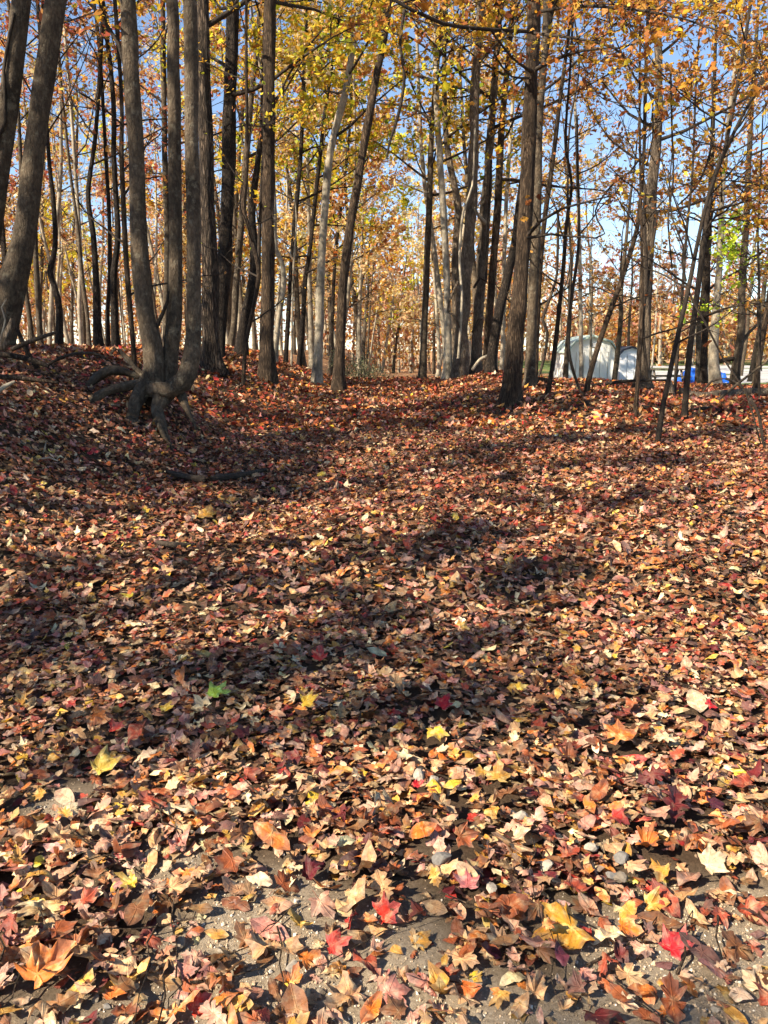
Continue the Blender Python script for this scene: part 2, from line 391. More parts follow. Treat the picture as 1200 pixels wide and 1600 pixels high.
# ------------------------------------------------------------------ leaf shapes
def outline(kind, r):
    j = lambda s: 1+r.normal(0, s)
    if kind == 'maple' or kind == 'red_maple':
        L = [1.0, .86, .55] if kind == 'maple' else [1.0, .72, .34]
        A = [0, 50, 108] if kind == 'maple' else [0, 44, 96]
        nt = [.57, .47] if kind == 'maple' else [.60, .50]
        pts = []
        for sgn in (1, -1):
            half = []
            for k, (a, l) in enumerate(zip(A, L)):
                l = l*j(.10); w = 14 if k == 0 else 13
                if k == 0:
                    half += [(0, l), (w*.62, l*.80), (w*1.25, l*.74)]
                else:
                    half += [(a-w, l*.74*j(.06)), (a-w*.35, l*.84), (a, l), (a+w*.8, l*.78), (a+w, l*.70)]
                if k < 2: half += [((a+A[k+1])/2-2, nt[k]*j(.08))]
            half += [(150, .24*j(.1)), (172, .10)]
            if sgn < 0: half = half[1:]
            pts.append([(sgn*a, l) for a, l in half])
        seq = pts[0] + pts[1][::-1]
        P = np.array([[math.sin(R(a))*l, math.cos(R(a))*l] for a, l in seq]) * np.array([.95, .95])
        return P, np.array([0, .02])
    if kind == 'oak':
        h = [(.07, -.80), (.12, -.66), (.30, -.56), (.33, -.46), (.19, -.36), (.24, -.30), (.43, -.12), (.42, -.02), (.20, .06), (.26, .14), (.46, .34), (.42, .44), (.20, .42), (.26, .58), (.27, .70), (.12, .72)]
        top = [(0, .95)]
    elif kind == 'oval':
        h = [(.05, -.82), (.20, -.66), (.33, -.42), (.40, -.12), (.39, .18), (.31, .48), (.17, .76)]; top = [(0, .98)]
    else:                                          # scrap of a torn leaf
        n = 9; a = np.sort(r.uniform(0, 6.283, n)); l = r.uniform(.35, .8, n)
        return np.stack([np.sin(a)*l*.8, np.cos(a)*l], -1)[::1], np.array([0, 0.])
    rgt = [(x*j(.08), y) for x, y in h]; lft = [(-x*j(.08), y) for x, y in h]
    seq = top + rgt[::-1] + [(0, -.86)] + lft
    return np.array(seq), np.array([0, .03])
def thin_out(P, n):
    """keeps about n points of an outline, tips and notches first"""
    if len(P) <= n: return P
    P = list(map(np.array, P))
    while len(P) > n:
        ar = [abs(np.cross(P[k]-P[k-1], P[(k+1) % len(P)]-P[k])) for k in range(len(P))]
        P.pop(int(np.argmin(ar)))
    return np.array(P)
def curl(P2, r, amt):
    """bends and crinkles a flat leaf; amt 0 flat .. 1 dry and rolled"""
    x, y = P2[:, 0], P2[:, 1]; rr = np.hypot(x, y)
    z = amt*(r.normal(0, .22)*x*x + r.normal(0, .22)*y*y + r.normal(0, .22)*x*y + r.normal(.05, .2)*rr**3)
    for _ in range(5):
        k = r.normal(0, 3.4, 2); z = z + amt*.075*np.sin(k[0]*x*1.6+k[1]*y*1.6+r.uniform(0, 6.28))
    z = z - .10*amt*np.exp(-np.abs(x)*9)
    V = np.stack([x, y, z], -1)
    c = abs(r.normal(0, 1.1))*amt
    if c > .05:
        t = r.uniform(0, math.pi); d = np.array([math.cos(t), math.sin(t)]) if r.random() < .5 else np.array([1, 0.])
        e = np.array([-d[1], d[0]]); u = P2@d; w = P2@e; sg = r.choice([-1, 1, 1])
        uu = np.sin(u*c)/c; zz = sg*(1-np.cos(u*c))/c
        V = np.stack([d[0]*uu+e[0]*w, d[1]*uu+e[1]*w, z+zz], -1)
    return V
def fan_leaf(kind, r, n, amt, inner=False):
    P, c = outline(kind, r); P = thin_out(P, n); n = len(P)
    if inner:
        Q = c + (P-c)*.55*r.uniform(.9, 1.1, (n, 1)); A = np.vstack([P, Q, c[None]])
        k = np.arange(n); k2 = (k+1) % n
        F = np.vstack([np.stack([k, n+k, k2], -1), np.stack([k2, n+k, n+k2], -1), np.stack([n+k, np.full(n, 2*n), n+k2], -1)])
    else:
        A = np.vstack([P, c[None]]); k = np.arange(n); F = np.stack([k, np.full(n, n), (k+1) % n], -1)
    return curl(A, r, amt), F, A
def rotmats(nrm, spin):
    """rotations that take +Z to nrm, after a spin"""
    z = nrm/np.linalg.norm(nrm, axis=1)[:, None]
    a = np.where(np.abs(z[:, :1]) < .9, np.array([[1., 0, 0]]), np.array([[0, 1., 0]]))
    x = np.cross(a, z); x /= np.linalg.norm(x, axis=1)[:, None]; y = np.cross(z, x)
    c, s = np.cos(spin)[:, None], np.sin(spin)[:, None]
    return np.stack([x*c+y*s, -x*s+y*c, z], -1)
def lay(P, size, nrm, spin, col, variants, r):
    """many leaves as one vertex soup"""
    Vs, Fs, Cs, Us, off = [], [], [], [], 0
    pick = r.integers(0, len(variants), len(P)); M = rotmats(nrm, spin)
    for k, (V, F, A) in enumerate(variants):
        ix = np.nonzero(pick == k)[0]
        if not len(ix): continue
        W = np.einsum('nij,vj->nvi', M[ix]*size[ix, None, None], V) + P[ix, None, :]
        nv = len(V)
        Vs.append(W.reshape(-1, 3)); Fs.append((F[None]+(np.arange(len(ix))*nv)[:, None, None]).reshape(-1, 3)+off); off += nv*len(ix)
        Cs.append(np.repeat(col[ix], nv, 0)); Us.append(np.tile(A, (len(ix), 1)))
    return np.concatenate(Vs), np.concatenate(Fs), np.concatenate(Cs), np.concatenate(Us)

# colours of the fallen leaves: (what to call it, colour, how common)
LC = [('tan', (182, 140, 100), 26), ('pinkish tan', (178, 132, 110), 16), ('brown', (122, 80, 52), 24), ('rust brown', (142, 76, 44), 18), ('orange', (192, 110, 50), 8),
      ('golden', (184, 134, 60), 9), ('cream', (206, 180, 142), 10), ('red', (150, 42, 36), 3), ('dark red', (98, 36, 36), 5), ('brick red', (150, 68, 48), 8), ('yellow', (206, 166, 54), 1.3), ('purplish brown', (104, 72, 64), 7), ('dusty pink', (178, 116, 102), 6)]
LCc = np.array([lin(c, 1.0) for _, c, _ in LC]); LCw = np.array([w for *_, w in LC], float)
def litter_colours(n, r, x, y):
    """redder further up the track, tanner near the soil"""
    w = np.repeat((LCw/LCw.sum())[None], n, 0)
    redk = np.array([.65, .6, 1.2, 1.6, .9, .7, .4, 1.7, 1.5, 1.7, .6, 1.2, 1.0])
    f = ss(3, 8, y)[:, None]*.9
    t = np.clip(.5+.5*n_tone(x, y), 0, 1)[:, None]
    w = w*(1-f+f*redk)*(1+.35*(t-.5)*np.sign(redk-1)); w /= w.sum(1)[:, None]
    k = (w.cumsum(1) > r.random((n, 1))).argmax(1)
    c = LCc[k]*np.exp(r.normal(0, .20, (n, 1)))*np.exp(r.normal(0, .06, (n, 3)))
    return np.clip(c, .004, .85)

def litter(name, y0, y1, per_m2, n_out, inner, variants_n, amt, smin, smax, mat, depth, tilt, seed, dspread=0, inside=None):
    r = np.random.default_rng(seed)
    area = lambda y: .48*y*1.06+.35+dspread
    ymax = y1; n = int(per_m2*(y1-y0)*2*area(y1))
    x = r.uniform(-1, 1, n)*area(ymax); y = r.uniform(y0, y1, n)
    keep = np.abs(x) < area(y)
    if inside is not None: keep &= np.abs(x) > .48*y*1.06+.35+inside
    den = 1-.86*bare(x, y)
    den *= 1-.3*ss(.6, 1.4, n_bare(x*.8+3, y*.8))*ss(7, 3, y)
    keep &= r.random(n) < den
    keep &= ~((x > 7.2+.08*(y-25)) & (y > 25))
    for hx, hy, hr in clear: keep &= (np.hypot(x-hx, (y-hy)*.9) > hr) | (r.random(n) < .15)
    x, y = x[keep], y[keep]; n = len(x)
    vs_ = []
    for kind, k in (('maple', 5), ('red_maple', 3), ('oak', 3), ('oval', 5), ('scrap', 5)):
        for _ in range(max(1, int(k*variants_n/5))):
            vs_.append(fan_leaf(kind, r, n_out, amt*r.uniform(.5, 1.5), inner))
    size = np.clip(np.exp(r.normal(math.log((smin+smax)/2), .36, n)), smin, smax*1.25)
    nrm = r.normal(0, tilt, (n, 3)); nrm[:, 2] = 1
    # follow the slope of the ground
    e = .05; nrm[:, 0] -= (H(x+e, y)-H(x-e, y))/(2*e); nrm[:, 1] -= (H(x, y+e)-H(x, y-e))/(2*e)
    flip = r.random(n) < .45; 
    tl = np.hypot(nrm[:, 0], nrm[:, 1])
    z = H(x, y) + .004 + r.random(n)**1.3*depth*(1-.8*bare(x, y)) + size*np.clip(tl, 0, 1.2)*.28
    nrm[flip] *= -1
    col = litter_colours(n, r, x, y)
    V, F, Cc, U = lay(np.stack([x, y, z], -1), size, nrm, r.uniform(0, 6.283, n), col, vs_, r)
    return V, F, Cc, U

# ------------------------------------------------------------------ crumbs of soil and gravel on the bare patch
def rock(r, n=1, flat=.6):
    """a faceted stone: an icosahedron knocked out of shape"""
    p = (1+5**.5)/2
    V = np.array([[-1, p, 0], [1, p, 0], [-1, -p, 0], [1, -p, 0], [0, -1, p], [0, 1, p], [0, -1, -p], [0, 1, -p], [p, 0, -1], [p, 0, 1], [-p, 0, -1], [-p, 0, 1]])/1.9
    F = np.array([[0, 11, 5], [0, 5, 1], [0, 1, 7], [0, 7, 10], [0, 10, 11], [1, 5, 9], [5, 11, 4], [11, 10, 2], [10, 7, 6], [7, 1, 8], [3, 9, 4], [3, 4, 2], [3, 2, 6], [3, 6, 8], [3, 8, 9], [4, 9, 5], [2, 4, 11], [6, 2, 10], [8, 6, 7], [9, 8, 1]])
    for _ in range(n):
        mid = {}; V = list(V); G = []
        def m(a, b):
            k = (min(a, b), max(a, b))
            if k not in mid: q = (V[a]+V[b])/2; V.append(q/np.linalg.norm(q)); mid[k] = len(V)-1
            return mid[k]
        for a, b, c in F: ab, bc, ca = m(a, b), m(b, c), m(c, a); G += [[a, ab, ca], [b, bc, ab], [c, ca, bc], [ab, bc, ca]]
        F = np.array(G); V = np.array(V)
    for _ in range(9):                                  # chop flat faces
        d = r.normal(0, 1, 3); d /= np.linalg.norm(d); h = r.uniform(.55, .9); q = V@d
        V = V - np.clip(q-h, 0, None)[:, None]*d
    V = V*(1+r.normal(0, .02, (len(V), 1)))
    return V*np.array([1, r.uniform(.6, .95), flat*r.uniform(.8, 1.2)]), F, V[:, :2]
r = np.random.default_rng(31)
oc = [(np.array([[1, 0, 0], [-1, 0, 0], [0, 1, 0], [0, -1, 0], [0, 0, 1], [0, 0, -1.]])*r.uniform(.55, 1.1, (6, 1)), np.array([[0, 2, 4], [2, 1, 4], [1, 3, 4], [3, 0, 4], [2, 0, 5], [1, 2, 5], [3, 1, 5], [0, 3, 5]]), np.zeros((6, 2))) for _ in range(10)]
n = 60000; x = r.uniform(-1.6, 1.6, n); y = r.uniform(1.4, 2.9, n); k = r.random(n) < bare(x, y)**1.5*(.35+.65*(n_bare(x*2.3, y*2.3) > -.3)); x, y = x[k], y[k]; n = len(x)
s = np.clip(np.exp(r.normal(math.log(.0026), .5, n)), .0012, .011)
g = r.uniform(.7, 1.25, (n, 1)); col = np.where(r.random((n, 1)) < .2, lin((214, 204, 186)), lin((176, 154, 126)))*g
V, F, Cc, U = lay(np.stack([x, y, H(x, y)+s*.3], -1), s, r.normal(0, 1, (n, 3)), r.uniform(0, 6.28, n), np.clip(col, 0, .8), oc, r)
o = link('gravel', mk_mesh('gravel', V, F, M_STONE, Cc, smooth=False)); tag(o, 'grit and crumbs of dry soil on the bare patch', 'gravel', kind='stuff')

# ------------------------------------------------------------------ trees
PAL = {k: np.array([lin(c, .95) for c in v]) for k, v in {
 'gold': [(228, 184, 56), (212, 162, 50), (236, 202, 82), (192, 140, 50), (204, 186, 70)],
 'orange': [(198, 136, 60), (180, 112, 54), (208, 154, 74), (158, 96, 50), (204, 162, 76)],
 'green': [(128, 146, 46), (156, 166, 56), (196, 186, 58), (98, 118, 40), (214, 180, 60)],
 'lemon': [(218, 208, 58), (190, 192, 58), (236, 206, 60), (170, 180, 60)],
 'lime': [(190, 214, 60), (160, 196, 54), (214, 222, 70)],
 'red': [(160, 84, 66), (176, 102, 80), (142, 70, 60), (190, 118, 84)],
 'tan': [(232, 208, 160), (220, 184, 130), (236, 216, 174), (206, 166, 112), (224, 200, 134)],
 'rust': [(170, 104, 60), (150, 86, 52), (190, 124, 74), (198, 142, 82)],
 'pink': [(204, 146, 122), (188, 122, 100), (212, 164, 134), (198, 140, 100)]}.items()}
r0 = np.random.default_rng(77)
CV = {'near': [fan_leaf(k, r0, 11, .7) for k in ('maple', 'maple', 'red_maple', 'maple', 'oak', 'maple')],
      'mid': [fan_leaf(k, r0, 6, .7) for k in ('maple', 'oval', 'maple', 'scrap', 'red_maple')],
      'far': [fan_leaf(k, r0, 4, .8) for k in ('oval', 'scrap', 'oval')]}

def perp_turn(d, ang, r, flat=.55):
    """turns d by ang about a mostly upright axis"""
    ax = np.array([r.normal(0, flat), r.normal(0, flat), 1.]); ax /= np.linalg.norm(ax)
    c, s = math.cos(ang), math.sin(ang)
    return d*c + np.cross(ax, d)*s + ax*(ax@d)*(1-c)
def wander(p, d, L, m, r, bend=.18, lift=0.):
    P = [np.array(p, float)]; d = d/np.linalg.norm(d)
    for _ in range(m-1):
        d = d + r.normal(0, bend, 3) + np.array([0, 0, lift]); d /= np.linalg.norm(d); P.append(P[-1]+d*L/(m-1))
    return np.array(P)
def grow(r, path, rad, z0, z1, n, L, sub=6, tw=5, lpt=8, up=.35, az=None, taper=.55):
    tubes, lp = [], []
    z1 = min(z1, path[-1, 2])
    for i in range(n):
        f = (i+r.random())/n; z = z0+(z1-z0)*f; k = int(np.argmin(np.abs(path[:, 2]-z)))
        a = i*2.4+r.normal(0, .5) if az is None else r.uniform(*az)
        el = up+r.normal(0, .18)+.25*f; d = np.array([math.cos(a)*math.cos(el), math.sin(a)*math.cos(el), math.sin(el)])
        ln = L*(1-taper*f)*r.uniform(.7, 1.15)
        P = wander(path[k], d, ln, 7, r, .13, .03)
        ra = min(.5*rad[k], .010*ln+.008); Rr = np.linspace(ra, .005, 7); tubes.append((P, Rr, 5))
        branch_out(r, P, Rr, ln, sub, tw, lpt, tubes, lp)
    return tubes, np.array(lp) if lp else np.zeros((0, 3))
def branch_out(r, P, Rr, ln, sub, tw, lpt, tubes, lp, t0=.28):
    for j in range(sub):
        t = t0+(1-t0)*(j+r.random())/sub; q = t*(len(P)-1); k = min(int(q), len(P)-2); b = P[k]+(P[k+1]-P[k])*(q-k)
        dd = P[k+1]-P[k]; dd = dd/np.linalg.norm(dd)
        d2 = perp_turn(dd, (1 if j % 2 else -1)*r.uniform(.45, 1.1), r); l2 = ln*.42*r.uniform(.6, 1.1)*(1.15-.5*t)
        Q = wander(b, d2, l2, 5, r, .16, .02); Rq = np.linspace(max(.0035, Rr[k]*.45), .003, 5); tubes.append((Q, Rq, 4))
        for m in range(tw):
            t2 = .15+.85*(m+r.random())/tw; q2 = t2*4; k2 = min(int(q2), 3); b2 = Q[k2]+(Q[k2+1]-Q[k2])*(q2-k2)
            d3 = perp_turn((Q[k2+1]-Q[k2])/np.linalg.norm(Q[k2+1]-Q[k2]), (1 if m % 2 else -1)*r.uniform(.3, 1.2), r, .8)
            l3 = r.uniform(.25, .6)*min(1, ln/2.2); W = wander(b2, d3, l3, 3, r, .2); tubes.append((W, np.array([.003, .0025, .0015]), 3))
            nl = r.poisson(lpt)
            if nl: lp.extend((W[0]+(W[2]-W[0])*r.uniform(.1, 1.15, (nl, 1)) + r.normal(0, .055, (nl, 3))-np.array([0, 0, .03])).tolist())
def leaf_mesh(name, P, pal, size, lod, r, mat, off):
    n = len(P)
    nrm = r.normal(0, .75, (n, 3)); nrm[:, 2] += r.choice([-.9, .9], n)
    pl = PAL[pal] if isinstance(pal, str) else np.vstack([PAL[p] for p in pal])
    col = pl[r.integers(0, len(pl), n)]*np.exp(r.normal(0, .16, (n, 1)))
    sz = size*.9*np.exp(r.normal(0, .3, n))
    V, F, Cc, U = lay(np.asarray(P)-off, sz, nrm, r.uniform(0, 6.28, n), np.clip(col, .003, .9), CV[lod], r)
    return mk_mesh(name, V, F, mat, Cc)
def tubes_mesh(name, tubes, mat, off):
    mb = MB()
    for P, Rr, s in tubes: add_tube(mb, P, Rr, s)
    return mb.mesh(name, mat, off)

def stem_path(pts, d, H_top, r, foot=True, dl=0.):
    """photo pixels (x, y, width) from the foot up, d metres ahead -> path and radii, carried on above the frame to H_top"""
    P, W = [], []
    for i, (x, y, w) in enumerate(pts):
        p, s = at(x, y, d+dl*i/max(1, len(pts)-1)); P.append(p); W.append(w*s/2*.9)
    if foot:
        g = hz(P[0][0], P[0][1])
        P[0][2] = g-.06 if len(P) > 1 and g < P[1][2]-.1 else P[0][2]
    dirv = P[-1]-P[-2]; dirv = dirv/np.linalg.norm(dirv); w = W[-1]
    z = P[-1][2]; zt = hz(P[0][0], P[0][1])+H_top
    if zt > z+.5:
        m = max(2, int((zt-z)/2.0)); q = P[-1].copy()
        for k in range(m):
            dirv = dirv*.75+np.array([0, 0, .25])+r.normal(0, .05, 3); dirv /= np.linalg.norm(dirv); q = q+dirv*(zt-z)/m
            P.append(q.copy()); W.append(w*(1-.85*(k+1)/m)+.006)
    return np.array(P), np.array(W)
def trunk_mesh(name, P, W, bark, off, step=.12, sides=14, flare=.55, seed=0, rough=.10, flutes=5):
    P, W = resample(P, W, step)
    h = P[:, 2]-P[0, 2]; a = np.arange(sides)/sides*6.283
    r = np.random.default_rng(seed); ph = r.uniform(0, 6.28)
    fl = flare*np.exp(-np.clip(h, 0, None)/(W[0]*1.6+.05))
    lob = 1+fl[:, None]*(.75+.6*np.sin(flutes*a[None]+ph)+.3*np.sin(2*a[None]+ph*2))
    kn = 1+np.zeros((len(P), sides))                      # knots and swellings
    for _ in range(int(len(P)/10)):
        i0, a0, am = r.integers(0, len(P)), r.uniform(0, 6.28), r.uniform(.04, .16)
        kn += am*np.exp(-((np.arange(len(P))-i0)[:, None]/1.8)**2)*np.exp(-(1-np.cos(a-a0))[None]*5)
    mb = MB(); add_tube(mb, P, W, sides, rough=rough, lobes=lob*kn, seed=seed)
    return mb.mesh(name, BARK[bark], off), P, W

tree_no = [0]
def make_tree(label, d, bark, stems, H_top=14, crown=None, name='tree', cat='tree', traced=(), group=None, sides=14, flare=.55, rough=.10, step=.12, dl=0., roots=()):
    tree_no[0] += 1; r = np.random.default_rng(1000+tree_no[0])
    P0, W0 = stem_path(stems[0], d, H_top, r, foot=len(stems) < 3, dl=dl)
    base = np.array([P0[0][0], P0[0][1], hz(P0[0][0], P0[0][1])])
    e = empty(name, base, label, cat, group)
    paths = []
    for k, st in enumerate(stems):
        P, W = (P0, W0) if k == 0 else stem_path(st, d+(.12 if k % 2 else -.1), H_top*r.uniform(.85, 1), r, foot=len(stems) < 3, dl=dl)
        me, P, W = trunk_mesh('trunk', P, W, bark, base, step, sides, flare if len(stems) < 3 else .1, tree_no[0]*10+k, rough)
        link('trunk', me, e); paths.append((P, W))
    for pts in roots:
        P, W = [], []
        for x, y, w, dd in pts: p, s = at(x, y, dd); P.append(p); W.append(w*s/2)
        e_ = P[-1]-P[-2]; P.append(P[-1]+e_*.8+np.array([0, 0, -.12])); W.append(.012)
        P, W = resample(P, W, .05); P = P+.014*np.stack([Sines(int(pts[0][0])+q, 8, 4, 22)(P[:, 2]*1.0, P[:, 0]) for q in range(3)], -1); W = W*(1+.16*Sines(int(pts[0][1]), 8, 6, 30)(P[:, 0], P[:, 2])); mb = MB(); add_tube(mb, P, W, 12, rough=.55, seed=len(pts)*7+int(pts[0][0])); link('root', mb.mesh('root', BARK[bark], base), e)
    tubes, lp = [], []
    for pts, ex in traced:
        P, W = [], []
        for q in pts:
            x, y, w = q[:3]; p, s = at(x, y, d+(q[3] if len(q) > 3 else ex.get('dd', 0))); P.append(p); W.append(max(.0025, w*s/2))
        P, W = resample(P, W, .25); ln = float(np.linalg.norm(np.diff(P, axis=0), axis=1).sum())
        mb = MB(); add_tube(mb, P, W, 6, rough=.1, seed=int(pts[0][0])); link('limb', mb.mesh('limb', BARK[ex.get('bark', 'twig')], base), e)
        if ex.get('sub', 0): branch_out(r, P, W, ex.get('ln', min(ln, 2.6)), ex['sub'], ex.get('tw', 4), ex.get('lpt', 4), tubes, lp, ex.get('t0', .15))
    if crown:
        c = dict(crown); pal, size, lod = c.pop('pal'), c.pop('size', .055), c.pop('lod', 'mid')
        for P, W in paths:
            c2 = dict(c); c2['z0'] += base[2]; c2['z1'] += base[2]
            t, l = grow(r, P, W, **c2); tubes += t; lp += l.tolist() if len(l) else []
    else: pal, size, lod = ('orange', 'rust'), .05, 'near'
    if cat == 'sapling':
        for P, W in paths:
            t, l = grow(r, P, W, base[2]+1.0, base[2]+4.5, 7, 1.3, 4, 3, .5, .5); tubes += t; lp = list(lp)+(l.tolist() if len(l) else [])
    if tubes: link('branches', tubes_mesh('branches', tubes, BARK['twig'], base), e)['kind'] = 'stuff'
    lp = np.array(lp) if len(lp) else np.zeros((0, 3))
    if len(lp): lp = lp[(lp[:, 2] < CAM_Z+.42*lp[:, 1]+.6) | (r.random(len(lp)) < .12)]      # leaves above the frame thinned out to let the sun through
    if len(lp): link('crown', leaf_mesh('crown', np.array(lp), pal, size, lod, r, M_CROWN, base), e)['kind'] = 'stuff'
    return e

hi = dict(z0=8.5, z1=14, n=8, L=3.6, pal=('orange', 'rust', 'gold'), size=.075, lod='far', sub=6, tw=5, lpt=5)
make_tree('grey twin-trunk tree leaning at the edge of the photo beside the brush pile', 10.2, 'maple',
    [[(-14, 560, 52), (6, 490, 47), (36, 380, 37), (50, 260, 35), (62, 170, 35), (90, -10, 34)], [(-18, 540, 42), (-24, 430, 38), (-8, 320, 34), (10, 190, 32), (24, 90, 31), (36, -10, 31)]], 15, hi, 'maple_tree', sides=18, flare=.4,
    traced=[([(-5, 300, 8), (-20, 250, 7), (8, 190, 6), (6, 110, 5), (22, 20, 4)], {})])
make_tree('grey tree with three curved stems rising from exposed twisting roots on the bank', 9.4, 'maple',
    [[(238, 618, 44), (240, 572, 32), (238, 540, 32), (228, 490, 29), (219, 400, 28), (213, 250, 27), (205, 120, 27), (199, -10, 27)],
     [(262, 600, 34), (266, 555, 27), (272, 500, 26), (274, 400, 24), (273, 250, 22), (271, 100, 21), (268, -10, 20)],
     [(232, 608, 26), (262, 610, 28), (286, 596, 31), (299, 560, 28), (303, 500, 25), (303, 400, 25), (300, 200, 23), (297, -10, 24)]], 14, hi, 'maple_tree', sides=18,
    roots=[[(262, 608, 24, 9.5), (250, 622, 24, 9.3), (245, 642, 21, 9.15), (252, 664, 17, 9.0), (266, 690, 11, 8.85), (276, 708, 7, 8.75)],
           [(240, 590, 30, 9.4), (222, 606, 26, 9.3), (213, 628, 18, 9.15), (210, 650, 15, 9.05), (204, 672, 11, 8.95), (198, 690, 7, 8.9)],
           [(236, 600, 18, 9.4), (198, 600, 13, 9.3), (166, 612, 13, 9.2), (140, 630, 12, 9.1), (120, 645, 7, 9.0)],
           [(232, 590, 14, 9.6), (196, 580, 11, 9.6), (166, 582, 12, 9.6), (142, 598, 8, 9.5)],
           [(228, 600, 12, 9.4), (206, 575, 9, 9.5), (192, 556, 7, 9.6), (180, 545, 5, 9.6)],
           [(250, 606, 26, 9.6), (236, 616, 34, 9.6), (232, 640, 40, 9.7), (230, 680, 46, 9.75)],
           [(268, 606, 14, 9.5), (284, 622, 11, 9.35), (296, 640, 7, 9.2)]],
    traced=[([(244, 512, 7), (254, 490, 6), (262, 470, 5), (263, 455, 3)], {}), ([(206, 150, 8), (186, 70, 6), (158, 25, 5), (130, -5, 4)], {'sub': 2, 'lpt': 2})])
make_tree('thin straight sapling just behind the rooted three-stemmed tree', 10.2, 'brown', [[(211, 565, 8), (203, 480, 9), (196, 380, 9), (190, 250, 8), (188, 120, 7)]], 9, None, 'sapling', 'sapling', sides=9)
make_tree('large shaggy barked tree right behind the three-stemmed tree', 14.5, 'shaggy', [[(331, 577, 36), (329, 545, 29), (326, 400, 27), (321, 200, 23), (317, -10, 21)]], 16,
    dict(z0=5.5, z1=15, n=13, L=4, pal=('gold', 'lemon', 'orange'), size=.085, lod='far', lpt=8), 'maple_tree', sides=20, rough=.2)
make_tree('dark almost black tree leaning beside the shaggy barked one', 17.5, 'dark', [[(338, 560, 27), (342, 520, 24), (352, 400, 23), (358, 200, 22), (363, -10, 21)]], 17,
    dict(z0=4.8, z1=15, n=15, L=4, pal=('gold', 'lemon'), size=.075, lod='mid', lpt=8), 'oak_tree', rough=.16,
    traced=[([(372, 10, 6), (345, 14, 5), (335, 0, 4)], {})])
make_tree('straight reddish brown tree standing alone at the near edge of the bank', 15.5, 'brown', [[(417, 577, 29), (417, 550, 25), (418, 400, 22), (420, 200, 21), (423, -10, 20)]], 16,
    dict(z0=6.2, z1=15, n=13, L=3.8, pal=('gold', 'lemon', 'orange'), size=.075, lod='mid', lpt=8), 'maple_tree', rough=.16, flare=.35,
    traced=[([(404, 420, 6), (407, 320, 5), (415, 210, 4), (440, 140, 3.5), (468, 90, 3), (505, 45, 2)], {'sub': 6, 'lpt': 3})])
make_tree('thin sapling crossing in front of the bulging dark tree', 14, 'brown', [[(378, 580, 7), (384, 540, 7), (398, 470, 7), (404, 420, 8), (388, 355, 7), (380, 320, 7), (386, 250, 6)]], 8,
    dict(z0=4.0, z1=7.5, n=6, L=1.8, pal=('gold', 'lemon'), size=.05, lod='mid', lpt=5), 'sapling', 'sapling', sides=8)
make_tree('dark tree with a bulging curved trunk', 19, 'dark', [[(377, 557, 20), (381, 515, 18), (394, 450, 21), (399, 410, 19), (394, 340, 12), (402, 260, 10), (410, 180, 9)]], 12,
    dict(z0=5, z1=11.5, n=9, L=2.8, pal=('gold', 'tan'), size=.08, lod='far', lpt=6), 'oak_tree')
make_tree('slim grey tree between the dark tree and the bulging trunk', 21, 'maple', [[(361, 556, 12), (366, 500, 11), (371, 420, 11), (378, 340, 12), (386, 230, 11), (396, 120, 9)]], 14,
    dict(z0=4.5, z1=13, n=12, L=3, pal=('tan', 'gold'), size=.08, lod='far', lpt=6), 'maple_tree')
make_tree('pale S-curved slender tree next to the straight reddish trunk', 20, 'pale', [[(430, 568, 10), (434, 510, 9), (443, 445, 9), (440, 410, 8), (430, 382, 8), (428, 300, 7)]], 10,
    dict(z0=5, z1=9.5, n=8, L=2.2, pal=('lemon', 'gold'), size=.07, lod='mid', lpt=6), 'beech_tree')
make_tree('slim dark tree carrying bright yellow leaves', 23, 'dark', [[(446, 570, 8), (450, 500, 8), (455, 420, 8), (462, 330, 8), (470, 240, 7)]], 14,
    dict(z0=4.2, z1=10, n=15, L=3.2, pal=('lemon', 'gold', 'green'), size=.075, lod='mid', lpt=8), 'maple_tree')
make_tree('very thin pale whip with a forked top', 21.5, 'pale', [[(455, 565, 3.5), (457, 470, 3.5), (459, 410, 3.5), (462, 370, 2.5)]], 4.4, None, 'sapling', 'sapling', sides=6,
    traced=[([(459, 408, 3), (453, 396, 2.5), (441, 386, 1.8)], {'bark': 'pale'})])
make_tree('dark slender tree with a kinked trunk and horizontal twigs', 24, 'dark', [[(467, 578, 9), (473, 500, 8.5), (477, 440, 8), (484, 390, 7.5), (494, 300, 7)]], 13,
    dict(z0=2.2, z1=11, n=18, L=2.8, pal=('gold', 'tan', 'orange'), size=.075, lod='mid', lpt=7, up=.1), 'maple_tree')
make_tree('smooth pale trunk in full sun beside the dark leaning tree', 19, 'pale', [[(495, 583, 17), (498, 520, 14.5), (503, 400, 14), (513, 260, 13.5), (527, 190, 12.5), (543, 125, 11.5)]], 16,
    dict(z0=5.2, z1=15, n=15, L=3.6, pal=('gold', 'lemon', 'green'), size=.08, lod='mid', lpt=9), 'beech_tree')
make_tree('dark reddish tree curving as it leans beside the track gap', 17, 'brown', [[(529, 592, 23), (531, 550, 18), (535, 460, 16), (548, 350, 15), (570, 220, 13.5), (590, 110, 12.5), (607, 10, 11)]], 16,
    dict(z0=7, z1=15, n=14, L=3.8, pal=('gold', 'orange', 'lemon'), size=.08, lod='mid', lpt=9), 'maple_tree', rough=.14)
make_tree('green-leaved maple standing back between the pale trunk and the dark leaning one', 31, 'dark', [[(517, 575, 6), (520, 480, 6), (524, 400, 6), (535, 300, 6), (545, 220, 5)]], 15,
    dict(z0=4.5, z1=13, n=20, L=3.8, pal=('green', 'lemon'), size=.11, lod='mid', lpt=9), 'maple_tree')
